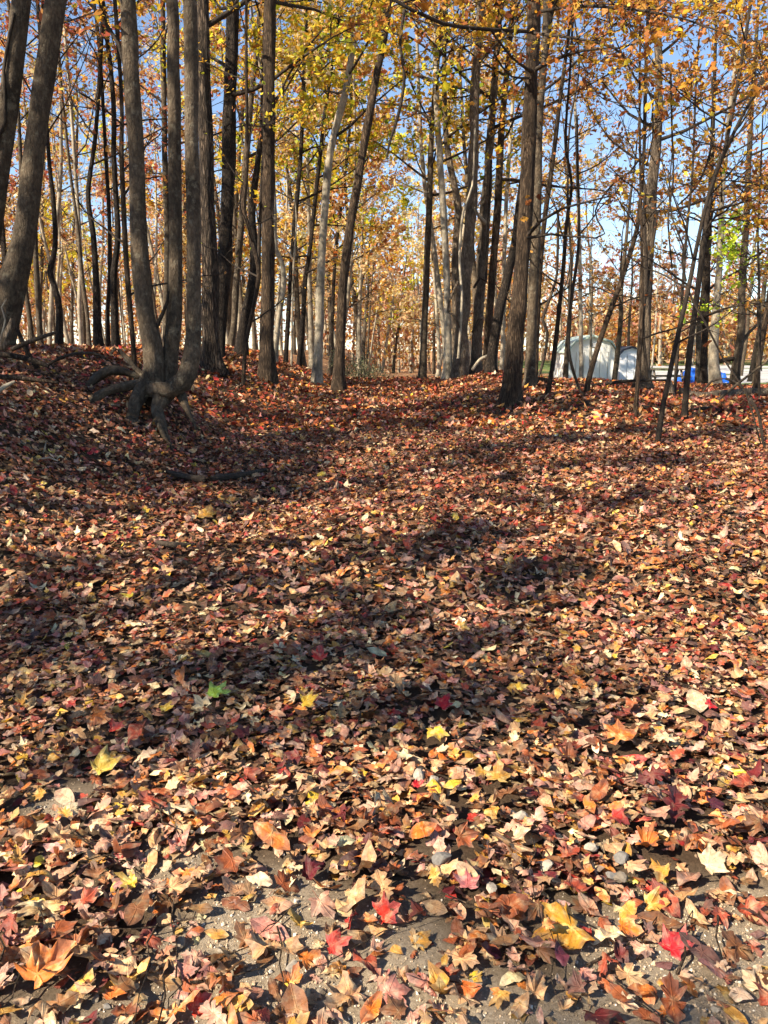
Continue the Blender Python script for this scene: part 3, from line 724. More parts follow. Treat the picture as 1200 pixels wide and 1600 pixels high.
make_tree('slender grey tree at the far side of the track gap with a shaded upper trunk', 23, 'maple', [[(660, 593, 14), (662, 540, 11.5), (666, 430, 11), (671, 320, 11), (675, 200, 9)]], 15,
    dict(z0=4.6, z1=13, n=18, L=3.6, pal=('green', 'gold'), size=.09, lod='mid', lpt=9), 'maple_tree')
make_tree('smooth pale trunk first of the clump beyond the track gap', 21.5, 'pale', [[(699, 585, 18), (700, 540, 13), (698, 440, 11.5), (694, 350, 11.5), (686, 230, 11), (681, 120, 9), (680, 20, 8)]], 16,
    dict(z0=5, z1=14, n=13, L=3.6, pal=('orange', 'gold'), size=.08, lod='mid', lpt=6), 'beech_tree')
make_tree('vine-wrapped tawny trunk in the middle of the clump', 21, 'vine', [[(720, 583, 25), (722, 540, 22), (726, 450, 21), (733, 360, 20), (739, 250, 18), (744, 120, 15), (752, 10, 12)]], 16,
    dict(z0=6, z1=15, n=13, L=4, pal=('orange', 'gold'), size=.08, lod='mid', lpt=6), 'maple_tree', rough=.22,
    traced=[([(716, 440, 4, -.5), (702, 470, 4, -.5), (700, 485, 4, -.4), (712, 497, 4, -.5), (718, 512, 3, -.5)], {'bark': 'vine'}),
            ([(716, 560, 4, -.4), (722, 470, 4, -.42), (718, 400, 4, -.4), (724, 330, 4, -.4), (738, 290, 3, -.35), (742, 200, 3, -.35)], {'bark': 'pale'})])
make_tree('tawny trunk behind the vine-wrapped one', 22.5, 'vine', [[(712, 580, 16), (713, 500, 14), (712, 400, 14), (716, 330, 13), (702, 250, 11), (695, 180, 9)]], 13,
    dict(z0=6, z1=12.5, n=10, L=3.2, pal=('orange', 'tan'), size=.085, lod='far', lpt=6), 'maple_tree')
make_tree('tawny trunk with a woody vine looped across it', 21.5, 'vine', [[(742, 584, 20), (745, 540, 17), (750, 450, 17), (756, 360, 17), (763, 260, 14), (772, 140, 12), (780, 30, 10)]], 16,
    dict(z0=5.5, z1=15, n=13, L=3.8, pal=('orange', 'gold'), size=.08, lod='mid', lpt=6), 'maple_tree', rough=.22,
    traced=[([(740, 450, 4, -.4), (750, 434, 5, -.4), (759, 440, 5, -.4), (760, 420, 4, -.35), (764, 340, 4, -.35), (768, 250, 3, -.35)], {'bark': 'twig'}),
            ([(738, 520, 4, -.4), (748, 500, 4, -.4), (756, 496, 3, -.4)], {'bark': 'twig'}), ([(757, 348, 8, -.2), (748, 338, 5, -.6), (742, 325, 3, -.9)], {'bark': 'pale'})])
make_tree('dark brown slim trunk at the back of the clump', 22.5, 'brown', [[(760, 580, 15), (764, 500, 13), (770, 420, 13), (777, 330, 13), (784, 200, 11), (797, 60, 9)]], 15,
    dict(z0=4.5, z1=14, n=13, L=3.6, pal=('gold', 'orange'), size=.08, lod='mid', lpt=6), 'maple_tree')
make_tree('rough black trunk leaning behind the big foreground tree', 19.5, 'dark', [[(766, 582, 19), (770, 545, 17), (780, 490, 16), (796, 420, 15), (808, 350, 14), (822, 250, 12)]], 14,
    dict(z0=6, z1=13, n=11, L=3.2, pal=('gold', 'orange'), size=.08, lod='far', lpt=6), 'oak_tree', rough=.2)
make_tree('thin pale trunk seen between the leaning black trunk and the clump', 27, 'pale', [[(783, 585, 8), (786, 500, 7), (788, 400, 7), (792, 300, 7), (800, 180, 6)]], 15,
    dict(z0=4.5, z1=13, n=12, L=3.4, pal=('gold', 'tan'), size=.09, lod='far', lpt=7), 'beech_tree')
near_fol = dict(sub=7, tw=5, lpt=3)
make_tree('big straight tree with dead side branches standing closest on the far side of the track', 12.8, 'brown',
    [[(796, 641, 37), (799, 605, 30), (806, 520, 27), (815, 420, 26), (823, 300, 25), (829, 150, 23.5), (834, -10, 22)]], 16,
    dict(z0=6.0, z1=15, n=12, L=3.8, pal=('orange', 'gold', 'rust'), size=.058, lod='near', sub=6, tw=4, lpt=5), 'maple_tree', sides=22, rough=.13, flare=.4, step=.1,
    traced=[([(826, 366, 6, -.1), (845, 345, 5, -.4), (880, 325, 4, -.7), (930, 312, 3, -1), (960, 305, 2, -1.2)], {'sub': 3, 'lpt': 1}),
            ([(824, 372, 5, -.2), (860, 366, 4, -.5), (900, 370, 3, -.8), (935, 372, 2, -1)], {'sub': 2, 'lpt': 0.3}),
            ([(838, 108, 6, -.1), (870, 92, 5, -.6), (915, 78, 4, -1), (970, 75, 3, -1.4)], {**near_fol}),
            ([(830, 112, 5, -.1), (800, 90, 4, -.5), (780, 65, 4, -.8), (765, 45, 3, -1)], {'sub': 4, 'lpt': 3}),
            ([(826, 122, 4, -.1), (800, 120, 3, -.5), (785, 105, 3, -.8), (770, 80, 2, -1)], {'sub': 3, 'lpt': 2}),
            ([(832, 50, 6, -1.5), (800, 48, 6, -2), (740, 44, 6, -2.4), (690, 36, 6, -2.7), (640, 14, 6, -3), (600, -10, 6, -3)], {'sub': 7, 'tw': 4, 'lpt': 3}),
            ([(832, 52, 5, -1.5), (900, 60, 4, -2), (960, 75, 4, -2.3), (1000, 110, 3, -2.4), (1020, 160, 3, -2.4), (1020, 215, 2.5, -2.4), (1010, 260, 2, -2.4)], {'sub': 8, 'tw': 4, 'lpt': 3}),
            ([(834, 20, 6, -1), (900, 10, 5, -2), (980, 14, 4, -3), (1070, 30, 3, -3.6), (1150, 60, 2, -4)], {'sub': 12, 'tw': 6, 'lpt': 6, 'ln': 2.6}),
            ([(834, -4, 6, -1), (880, -20, 5, -2), (960, -20, 4, -2.6), (1050, 5, 3, -3)], {'sub': 12, 'tw': 6, 'lpt': 7, 'ln': 2.4}),
            ([(834, 0, 6, -1), (780, -16, 5, -1.6), (700, -14, 4, -2.0), (630, 4, 3, -2.4)], {'sub': 10, 'tw': 6, 'lpt': 6, 'ln': 2.2})])
make_tree('pale trunk half hidden behind the big straight tree', 14.8, 'maple', [[(827, 625, 24), (828, 590, 18), (831, 500, 17), (836, 400, 17), (840, 300, 15), (843, 180, 13), (852, 60, 11)]], 15,
    dict(z0=6.5, z1=14, n=10, L=3.2, pal=('orange', 'gold'), size=.065, lod='mid', lpt=5), 'maple_tree', flare=.7)
make_tree('thin tree rising from behind the pale half-hidden trunk and leaning away', 15.2, 'brown', [[(838, 540, 9), (842, 450, 9), (850, 350, 9), (864, 250, 8), (876, 150, 7), (890, 40, 6)]], 12,
    dict(z0=5, z1=11, n=10, L=2.6, pal=('orange', 'rust'), size=.06, lod='mid', lpt=4), 'sapling', 'sapling', sides=9)
make_tree('slim bent sapling nearest beside the big straight tree', 13.3, 'brown', [[(853, 628, 9), (862, 580, 8), (872, 500, 8), (880, 420, 7), (885, 350, 6), (893, 290, 5), (884, 220, 5), (890, 120, 4)]], 8,
    dict(z0=4, z1=7.5, n=6, L=1.8, pal=('orange', 'rust'), size=.055, lod='mid', lpt=3), 'sapling', 'sapling', sides=8)
make_tree('dark leaning pole of a tree in front of the pale shed', 13.2, 'brown', [[(914, 631, 10), (922, 585, 9.5), (938, 530, 9), (956, 480, 9), (975, 425, 8.5), (992, 370, 8), (998, 340, 7), (1006, 240, 6)]], 10,
    dict(z0=4, z1=9, n=8, L=2.4, pal=('orange', 'rust'), size=.058, lod='mid', lpt=4), 'sapling', 'sapling', sides=9)
make_tree('big pale trunk wrapped in dark vines at the edge of the open lot', 18.5, 'vine', [[(1003, 597, 26), (1006, 550, 21), (1008, 470, 21), (1012, 390, 21), (1018, 310, 19), (1026, 220, 15), (1030, 120, 12)]], 14,
    dict(z0=3.8, z1=13, n=17, L=3.4, pal=('orange', 'rust', 'gold'), size=.065, lod='mid', lpt=5), 'maple_tree', rough=.22,
    traced=[([(996, 600, 6, -.5), (1000, 520, 6, -.45), (1010, 430, 6, -.45), (1006, 350, 6, -.4), (1008, 290, 5, -.4), (1000, 265, 4, -.4), (985, 270, 3, -.5)], {'bark': 'twig'}),
            ([(1012, 596, 5, -.4), (1005, 500, 5, -.42), (1018, 400, 4, -.42), (1028, 330, 4, -.4)], {'bark': 'twig'})])
make_tree('straight thin pale tree standing before the shed wall', 24, 'pale', [[(908, 598, 7.5), (908, 540, 7), (907, 470, 7), (906, 400, 6), (903, 300, 6), (900, 200, 5)]], 11,
    dict(z0=4.2, z1=10.5, n=9, L=2.6, pal=('rust', 'orange'), size=.075, lod='mid', lpt=4), 'beech_tree')
make_tree('short slender stem rising from a dark hole in the leaves', 11.3, 'brown', [[(992, 655, 8), (996, 600, 7), (1001, 530, 7), (1003, 470, 6), (1003, 400, 5)]], 6,
    dict(z0=3, z1=5.5, n=4, L=1.4, pal=('orange', 'rust'), size=.055, lod='mid', lpt=2), 'sapling', 'sapling', sides=8)
make_tree('leaning sapling with its foot nearest the camera among the thin stems', 9.6, 'twig', [[(1027, 690, 9), (1035, 640, 8.5), (1046, 585, 8), (1060, 520, 8), (1076, 450, 8), (1092, 370, 7), (1112, 290, 6.5), (1148, 205, 6), (1172, 160, 5), (1200, 110, 4)]], 6.5,
    dict(z0=3.2, z1=6, n=7, L=1.7, pal=('orange', 'rust', 'gold'), size=.052, lod='near', lpt=4), 'sapling', 'sapling', sides=9,
    traced=[([(1072, 445, 4), (1085, 475, 3.5), (1102, 505, 3.5), (1130, 560, 3), (1165, 612, 3), (1190, 700, 2.5)], {}),
            ([(1072, 440, 4), (1066, 410, 3.5), (1068, 385, 3), (1050, 340, 3), (1045, 300, 2.5), (1050, 240, 2)], {'sub': 3, 'lpt': 3})])
make_tree('straight dark sapling among the thin stems by the fallen log', 11, 'twig', [[(1070, 646, 11), (1074, 590, 10.5), (1080, 530, 10), (1088, 470, 10), (1097, 400, 9.5), (1106, 330, 8), (1118, 270, 7), (1140, 200, 6)]], 8,
    dict(z0=3, z1=7.5, n=10, L=2.4, pal=('orange', 'rust', 'gold'), size=.055, lod='near', lpt=4), 'sapling', 'sapling', sides=9,
    traced=[([(1108, 330, 5), (1130, 325, 4), (1155, 318, 3), (1190, 305, 2)], {'sub': 5, 'tw': 5, 'lpt': 6, 'ln': 1.6}),
            ([(1100, 350, 4), (1130, 340, 3), (1165, 345, 2.5), (1200, 340, 2)], {'sub': 5, 'tw': 5, 'lpt': 6, 'ln': 1.6})])
make_tree('spindly sapling with a crooked stem in front of the picnic table', 16, 'twig', [[(1055, 600, 6), (1058, 560, 6), (1064, 490, 5.5), (1068, 430, 5), (1074, 350, 4.5), (1082, 270, 4)]], 8,
    dict(z0=3.5, z1=7.5, n=6, L=1.8, pal=('orange', 'rust'), size=.06, lod='mid', lpt=3), 'sapling', 'sapling', sides=7)
make_tree('dark tree standing beside the blue tarp', 25, 'dark', [[(1102, 612, 15), (1100, 570, 12), (1102, 510, 11), (1105, 440, 10), (1108, 350, 9), (1112, 250, 8)]], 12,
    dict(z0=3.0, z1=11.5, n=13, L=3, pal=('orange', 'gold'), size=.085, lod='mid', lpt=5), 'maple_tree')
make_tree('stout short pale trunk behind the fallen log', 22, 'pale', [[(1118, 618, 20), (1116, 580, 18), (1115, 545, 17), (1120, 470, 12), (1126, 380, 10), (1130, 280, 9)]], 11,
    dict(z0=3.2, z1=10.5, n=12, L=2.8, pal=('orange', 'tan'), size=.08, lod='mid', lpt=5), 'maple_tree')
make_tree('grey tree with a low fork leaning out over the lot', 23, 'maple', [[(1148, 620, 17), (1150, 575, 15), (1158, 520, 13), (1160, 440, 12), (1166, 350, 11), (1170, 250, 9)]], 12,
    dict(z0=3.0, z1=11.5, n=13, L=3, pal=('orange', 'gold'), size=.08, lod='mid', lpt=5), 'maple_tree',
    traced=[([(1156, 540, 8), (1170, 520, 5), (1186, 505, 4), (1205, 495, 3)], {'bark': 'maple'}), ([(1150, 560, 8), (1136, 562, 7), (1124, 565, 7)], {'bark': 'dark'})])
make_tree('slender tree at the frame edge slanting over the end of the log', 17, 'brown', [[(1176, 630, 9), (1184, 580, 9), (1196, 500, 9), (1206, 430, 8)]], 10,
    dict(z0=3.2, z1=9, n=10, L=2.8, pal=('orange', 'gold'), size=.065, lod='mid', lpt=6), 'sapling', 'sapling', sides=8)
make_tree('young tree holding sprays of bright lime green leaves', 13.5, 'twig', [[(1186, 660, 5), (1186, 600, 5), (1187, 520, 4.5), (1186, 440, 4), (1184, 380, 3)]], 4.6,
    dict(z0=1.15, z1=2.9, n=6, L=1.25, pal='lime', size=.05, lod='near', lpt=4, up=.02, az=(2.5, 4.2), sub=5, tw=4), 'sapling', 'sapling', sides=7)
# left wood, behind the bank
LW = [('crooked tree with a double bend behind the brush pile', 16, 'dark', [(92, 548, 13), (92, 480, 12), (84, 445, 10), (78, 425, 10), (86, 385, 9), (84, 320, 8), (76, 240, 7)]),
      ('slim upright tree just past the edge of the leaning twin trunk', 17, 'maple', [(64, 552, 10), (60, 480, 10), (56, 400, 9), (54, 300, 8), (58, 180, 7)]),
      ('tree slanting left to right across the thin stems behind the brush', 17.5, 'maple', [(52, 552, 9), (44, 480, 8), (38, 430, 8), (34, 340, 7), (30, 200, 6)]),
      ('dark tree with a forked trunk on the bank behind the exposed roots', 17, 'dark', [(154, 546, 17), (152, 500, 14), (150, 430, 11), (146, 370, 10), (138, 300, 8), (150, 200, 7)]),
      ('stout dark trunk on the bank nearest the rooted three-stemmed tree', 18, 'dark', [(181, 545, 15), (179, 490, 13), (178, 430, 11), (184, 360, 10), (178, 260, 9), (176, 140, 8)]),
      ('slender dark stem leaning against its forked neighbour', 18.5, 'dark', [(169, 546, 9), (168, 490, 8), (172, 420, 8), (170, 330, 7), (164, 220, 6)]),
      ('pale slender tree catching sun deep on the bank', 22, 'pale', [(128, 548, 8), (124, 480, 7), (126, 400, 7), (120, 300, 6)]),
      ('thin tree between two dark trunks on the bank', 20, 'maple', [(140, 548, 8), (136, 490, 7), (128, 430, 7), (122, 360, 6), (110, 270, 5)]),
      ('grey trunk half hidden by the three-stemmed tree', 19, 'maple', [(260, 548, 13), (260, 470, 12), (262, 380, 12), (258, 260, 10), (256, 120, 9)])]
for q, (lab, d, bk, st) in enumerate(LW):
    make_tree(lab, d, bk, [st], 13, dict(z0=3.2 if q % 2 else 4.2, z1=12.5, n=12, L=3, pal=[('rust', 'red'), ('orange', 'gold'), ('rust', 'orange'), ('red', 'rust')][q % 4], size=.07, lod='mid', lpt=2.4), 'maple_tree', sides=10)

# ------------------------------------------------------------------ the wood behind: a few kinds of tree, many single trees
def proto(seed, bark, pal, Ht, rad, z0, n, L, lpt, size, sub=5, tw=4):
    r = np.random.default_rng(seed)
    P = wander((0, 0, -.15), np.array([r.normal(0, .06), r.normal(0, .06), 1]), Ht, 9, r, .055, .05); W = np.linspace(rad, .012, 9)
    me, P, W = trunk_mesh('trunk', P, W, bark, np.zeros(3), .45, 8, .4, seed, .1)
    t, l = grow(r, P, W, z0, Ht, n, L, sub, tw, lpt)
    return me, tubes_mesh('branches', [q for q in t], BARK['maple' if bark == 'pale' else 'twig'], np.zeros(3)), leaf_mesh('crown', l, pal, size, 'far', r, M_CROWN_BG, np.zeros(3)), Ht
PR = {'tan': [proto(1, 'pale', ('tan',), 16, .15, 3.2, 17, 3.3, 9, .13), proto(2, 'maple', ('tan', 'gold'), 17, .17, 4, 17, 3.5, 9, .13), proto(3, 'pale', ('tan', 'orange'), 13, .10, 2.2, 16, 2.5, 9, .12)],
      'orange': [proto(4, 'maple', ('orange', 'tan'), 16, .17, 3.5, 17, 3.6, 8, .12), proto(5, 'dark', ('orange', 'rust'), 15, .14, 3, 16, 3.2, 7, .12)],
      'gold': [proto(6, 'maple', ('gold', 'lemon'), 15, .14, 2.8, 17, 3.4, 8, .12)],
      'red': [proto(7, 'dark', ('red', 'rust'), 16, .16, 3.2, 17, 3.5, 6, .11)],
      'pink': [proto(8, 'maple', ('pink', 'red'), 15, .15, 1.6, 20, 3.6, 9, .14)],
      'bare': [proto(9, 'pale', ('tan',), 15, .09, 3.5, 13, 2.4, 2, .10), proto(10, 'maple', ('rust',), 13, .07, 3, 12, 2.2, 2, .10)]}
LB = {'tan': 'tan-leaved tree', 'orange': 'orange tree', 'gold': 'golden tree', 'red': 'dull red tree', 'pink': 'pinkish tree', 'bare': 'nearly bare slim tree'}
MARKS = [(-40, 'frame edge'), (12, 'leaning twin trunk'), (58, 'slim upright tree'), (90, 'crooked tree'), (152, 'forked dark tree'), (180, 'stout dark trunk'), (224, 'curved rooted stem'), (273, 'middle rooted stem'), (303, 'outer rooted stem'), (327, 'shaggy trunk'),
         (346, 'blackish trunk'), (386, 'bulging trunk'), (418, 'straight reddish trunk'), (438, 'S-curved tree'), (474, 'kinked tree'), (499, 'smooth pale trunk'), (533, 'leaning reddish trunk'), (610, 'track gap'), (664, 'shaded slender trunk'),
         (700, 'first clump trunk'), (724, 'vine-wrapped trunk'), (750, 'looped-vine trunk'), (777, 'leaning black trunk'), (808, 'big straight tree'), (832, 'half-hidden trunk'), (872, 'bent sapling'), (908, 'thin pale tree'), (945, 'leaning pole'),
         (1006, 'vine-dark trunk'), (1060, 'leaning sapling'), (1084, 'straight dark sapling'), (1102, 'tree by the tarp'), (1116, 'stout pale trunk'), (1156, 'low-forked tree'), (1190, 'lime green sapling'), (1260, 'frame edge')]
def where(what, x, y):
    px = 600+FPX*x/(y*cp-(.3)*sp); a = [m for m in MARKS if m[0] <= px]; b = [m for m in MARKS if m[0] > px]
    a = a[-1][1] if a else 'frame edge'; b = b[0][1] if b else 'frame edge'
    dep = 'just behind' if y < 34 else ('well behind' if y < 52 else ('far behind' if y < 75 else 'farthest off'))
    return f'{what} {dep} between {a} and {b}'
GB = {k: 'trees of the wood behind, '+k for k in PR}; GB['pink'] = 'trees along the far side of the lot'
r = np.random.default_rng(5)
def put_tree(kind, x, y, s, name='forest_tree', lab=None, grp=None):
    tr, br, cr, Ht = PR[kind][r.integers(0, len(PR[kind]))]
    e = empty(name, (x, y, hz(x, y)), lab or where(LB[kind], x, y), 'tree', grp or GB[kind]); e.rotation_euler = (0, 0, r.uniform(0, 6.28)); e.scale = (s, s, s*r.uniform(.9, 1.1))
    for nm, me in (('trunk', tr), ('branches', br), ('crown', cr)):
        q = link(nm, me, e)
        if nm != 'trunk': q['kind'] = 'stuff'
    return e
spots = []
y = 25.0
while y < 96:
    st = 2.3+.028*(y-25)+.9*(y > 60)
    hw = .50*y+2.5; x = -hw
    while x < hw:
        xx, yy = x+r.uniform(-.45, .45)*st, y+r.uniform(-.5, .5)*st; x += st*1.25
        if abs(xx-.2-.01*yy) < 1.0+.012*yy and yy < 75: continue
        if xx > 4.2+.16*(yy-24) and yy < 84: continue
        if xx > .22*yy and yy < 60: continue
        spots.append((xx, yy))
    y += st*1.5
for xx, yy in spots:
    a = xx/yy
    w = {'tan': 5, 'orange': 1, 'gold': 1.3, 'bare': 4} if a > -.15 else {'tan': 2, 'orange': 2, 'gold': 1.2, 'red': 1.6, 'bare': 7}
    if a > .25: w = {'orange': 2, 'pink': 3, 'gold': .8, 'tan': 1}
    ks = list(w); k = random.choices(ks, [w[q] for q in ks])[0]
    put_tree(k, xx, yy, r.uniform(.75, 1.15)*(1.0 if yy < 60 else 1.15)*(.6 if a > .22 else 1))
for k in range(30):                                     # beyond the open lot
    put_tree('pink' if r.random() < .7 else 'orange', r.uniform(22, 56), r.uniform(88, 104), r.uniform(.6, .95))
for x, yy in [(8.5, 30), (10.5, 27), (12.4, 33), (14.6, 30), (9.2, 36), (7.4, 33), (16.5, 36), (19, 42), (15.5, 47), (22, 50), (11.6, 46), (13, 58), (18, 60), (25, 58), (29, 66), (20.5, 70)]:
    k = 'bare' if r.random() < .45 else 'orange'
    put_tree(k, x, yy, r.uniform(.65, .95), lab=where('slim half-bare tree' if k == 'bare' else 'orange tree on grass', x, yy), grp='trees in the grass by the lot')
# trees beside and behind the photographer, whose shade falls across the track
for x, yy, s, k in [(-11, 4.0, 1, 'orange'), (-13.5, -.3, 1.05, 'orange'), (-10.6, -3.0, .9, 'gold'), (-15.5, -7, 1, 'orange'), (-19, -2, 1.1, 'tan'), (-18.5, 3, 1.1, 'tan'), (-7.5, -1.2, .8, 'bare'), (-11, -10.5, 1, 'gold'),
                    (-8.2, 2.2, .9, 'tan'), (-9, 7.6, .9, 'gold'), (-13, -4.5, 1, 'bare'), (-16, 1.5, 1, 'orange'), (-14, 8.2, 1, 'tan'), (-16.5, -3.2, 1.05, 'tan'), (-6.8, 5.2, .7, 'bare'), (-12, 11.5, .95, 'orange')]:
    put_tree(k, x, yy, s, lab='tree beside the track beyond the edge of the picture', grp='trees outside the picture')
# the far wood, too deep to tell one tree from another
def far_wood():
    r = np.random.default_rng(8); mb = MB(); lp = []
    for _ in range(270):
        y = r.uniform(80, 160); x = r.uniform(-.58*y, .52*y); z = hz(x, y); h = r.uniform(13, 19)*(.5 if x > .22*y else 1)
        add_tube(mb, np.array([[x, y, z-.3], [x+r.normal(0, .4), y, z+h*.5], [x+r.normal(0, .8), y, z+h]]), np.array([.2, .14, .03]), 5)
        n = 300; a = r.normal(0, 1, (n, 3)); a /= np.linalg.norm(a, axis=1)[:, None]; lp.append(np.array([x, y, z+h*.5])+a*r.random((n, 1))**.4*np.array([3.2, 3.2, h*.52]))
    V, F, Cc, U = lay(*(lambda P: (P, r.uniform(.28, .48, len(P)), r.normal(0, 1, (len(P), 3)), r.uniform(0, 6, len(P)), np.clip(np.vstack([PAL['tan'], PAL['orange'], PAL['pink']])[r.integers(0, 14, len(P))]*r.uniform(.7, 1.1, (len(P), 1)), 0, .9)))(np.concatenate(lp)), CV['far'], r)
    return mb, V, F, Cc
mb, V, F, Cc = far_wood()
o = link('forest', mk_mesh('forest', V, F, M_CROWN, Cc)); tag(o, 'far autumn wood closing the view', 'forest', kind='stuff')
link('trunks', mb.mesh('trunks', BARK['pale']), o)

# ------------------------------------------------------------------ sheds, table and tarps out on the lot
def panel_box(parent, name, c, d, mat, rz=0, share={}):
    k = (name, mat.name, tuple(round(v, 3) for v in d))
    if k not in share: mb = MB(); mb.box((0, 0, 0), d); share[k] = mb.mesh(name, mat, smooth=False)
    o = link(name, share[k], parent, c); o.rotation_euler = (0, 0, rz); return o
M_CREAM = plain('cream_siding', (.80, .80, .74), .6, .05, 3); M_TRIM = plain('pale_green_trim', (.40, .50, .44), .5, .08); M_WHITE = plain('white_siding', (.82, .83, .84), .5, .05)
M_ROOF = plain('dark_shingle', (.035, .04, .055), .85, .3, 20); M_TARP = plain('blue_tarp', (.012, .10, .50), .35, .25, 4, .5); M_WOOD = plain('weathered_wood', (.10, .078, .058), .85, .3, 12); M_VENT = plain('louvre_grey', (.10, .10, .10), .6)
def shed(px0, px1, d, wall_h, rise, depth, mat, roof_mat, trim, label, vent, n_pan):
    a, s_ = at(px0, 590, d); b, _ = at(px1, 590, d); w = b[0]-a[0]; cx = (a[0]+b[0])/2; z = hz(cx, d)
    e = empty('garden_shed', (cx, d, z), label, 'shed')
    for k in range(n_pan):
        panel_box(e, 'siding_panel', ((k+.5-n_pan/2)*w/n_pan, 0, wall_h/2), (w/n_pan-.03, .05, wall_h), mat)
    for sx in (-1, 1): panel_box(e, 'side_wall', (sx*(w/2-.03), depth/2+.03, wall_h/2), (.05, depth, wall_h), mat)
    panel_box(e, 'back_wall', (0, depth+.03, wall_h/2), (w-.12, .05, wall_h), mat)
    # gable (gambrel) and roof from one profile
    prof = [(-w/2, wall_h), (-w*.36, wall_h+rise*.62), (0, wall_h+rise), (w*.36, wall_h+rise*.62), (w/2, wall_h)]
    V = [(x, y, zz) for y in (-.022, .022) for x, zz in prof]; mb = MB(); mb.V.append(np.array(V, float)); mb.n = 10
    mb.F4.append(np.array([[0, 1, 3, 4], [5, 9, 8, 6]])); mb.F3.append(np.array([[1, 2, 3], [6, 8, 7]])); mb.F4.append(np.array([[k, k+5, k+6, k+1] for k in range(4)]))
    link('gable', mb.mesh('gable', mat, smooth=False), e)
    pr = [(-w/2-.10, wall_h-.05)]+[(x*1.03, zz+.035) for x, zz in prof[1:4]]+[(w/2+.10, wall_h-.05)]; mb = MB()
    V = [(x, y, zz+t) for y in (-.14, depth+.14) for t in (0, .05) for x, zz in pr]; mb.V.append(np.array(V, float)); mb.n = 20
    F = []
    for k in range(4): F += [[k, k+10, k+11, k+1], [k+5, k+6, k+16, k+15], [k, k+1, k+6, k+5], [k+10, k+15, k+16, k+11]]
    F += [[0, 5, 15, 10], [4, 14, 19, 9]]; mb.F4.append(np.array(F)); link('roof', mb.mesh('roof', roof_mat, smooth=False), e)
    mb = MB()
    for k in range(4):
        (x0, z0), (x1, z1) = pr[k], pr[k+1]; V = [(x, y, zz) for y in (-.185, -.145) for x, zz in ((x0, z0-.05), (x1, z1-.05), (x1, z1+.05), (x0, z0+.05))]
        mb.add(V, np.array([[0, 1, 2, 3], [7, 6, 5, 4], [0, 4, 5, 1], [3, 2, 6, 7]]))
    link('trim', mb.mesh('trim', trim, smooth=False), e)
    if vent:
        v = panel_box(e, 'vent', (.12, -.04, wall_h+rise*.45), (.30, .04, .20), M_VENT)
        for k in range(3): panel_box(v, 'slat', (0, -.025, -.06+.06*k), (.28, .012, .03), M_WHITE)
    return e
shed(886, 961, 39, 1.62, .72, 3.2, M_CREAM, M_TRIM, M_TRIM, 'pale cream garden shed with barn-shaped gable and small vent', True, 6)
shed(967, 1001, 43, 1.45, .34, 2.6, M_WHITE, M_ROOF, M_ROOF, 'small white shed with a dark roof beside the cream one', False, 3)
a, s_ = at(1040, 590, 37); z = hz(a[0], 37)
e = empty('picnic_table', (a[0], 37, z), 'dark weathered picnic table on the grass in front of the paved lot', 'table')
for k in range(4): panel_box(e, 'top_plank', (0, (k-1.5)*.19, .74), (1.75, .175, .045), M_WOOD)
for sy in (-1, 1):
    panel_box(e, 'bench', (0, sy*.68, .44), (1.75, .26, .045), M_WOOD)
    for sx in (-1, 1):
        mb = MB(); add_tube(mb, np.array([[sx*.62, sy*.62, 0], [sx*.62, sy*.18, .715]]), np.array([.05, .05]), 4); link('leg', mb.mesh('leg', M_WOOD, smooth=False), e)
for sx in (-1, 1): panel_box(e, 'crossbar', (sx*.68, 0, .40), (.045, 1.5, .05), M_WOOD)
def tarp(px, d, w, h, label, seed):
    a, _ = at(px, 590, d); r = np.random.default_rng(seed); n = 26; u, v = np.meshgrid(np.linspace(-1, 1, n), np.linspace(-1, 1, n))
    q = np.clip(1-np.abs(u)**1.6, 0, 1)*np.clip(1-np.abs(v)**2.2, 0, 1)
    f = Sines(seed, 16, 3, 12)
    zz = h*q**.6*(1+.10*f(u*1.5, v*1.5)) + .02*np.abs(f(u*3, v*3))
    V = np.stack([u*w/2*(1+.04*f(v, u)), v*w*.4, zz], -1).reshape(-1, 3); i = (np.arange(n-1)[:, None]*n+np.arange(n-1)[None]).ravel()
    o = link('tarp', mk_mesh('tarp', V, np.stack([i, i+1, i+n+1, i+n], -1), M_TARP), None, (a[0], d, hz(a[0], d)+.06)); tag(o, label, 'tarp')
tarp(1079, 39, 1.35, .68, 'larger blue tarp tented over a heap on the grass', 3)
tarp(1126, 40, .75, .5, 'smaller blue tarp showing behind the tree trunks', 4)

# ------------------------------------------------------------------ brush, sticks, log
def stick(name, label, pts, d=None, bark='twig', lift=.05, cat='stick', group=None, sides=8, rough=.15, step=.06):
    P, W = [], []
    for q in pts:
        if d is None: p, s_ = on_ground(q[0], q[1]); p = p+np.array([0, 0, lift])
        else: p, s_ = at(q[0], q[1], q[3] if len(q) > 3 else d); p[2] = max(p[2], hz(p[0], p[1])+.02)
        P.append(p); W.append(max(.002, q[2]*s_/2))
    P, W = resample(P, W, step); off = P[0].copy(); mb = MB(); add_tube(mb, P[::-1], W[::-1], sides, rough=rough, seed=int(pts[0][0])+7)
    n = len(P)
    return tag(link(name, mb.mesh(name, BARK[bark], off), None, off), label, cat, group)
stick('stick', 'black bent stick lying alone on the leaves below the rooted tree', [(262, 747, 7), (285, 755, 11), (320, 760, 12), (350, 757, 12), (385, 752, 9), (416, 744, 5)], lift=.07)
stick('stick', 'short black stick end poking out of the leaves below the bent stick', [(246, 858, 7), (275, 862, 10), (306, 861, 5)], lift=.05)
stick('twig', 'thin pale twig arching over the leaves at the frame edge', [(24, 764, 2.5), (48, 738, 3), (66, 712, 3), (72, 690, 2)], 7.2, 'pale', cat='twig', sides=6)
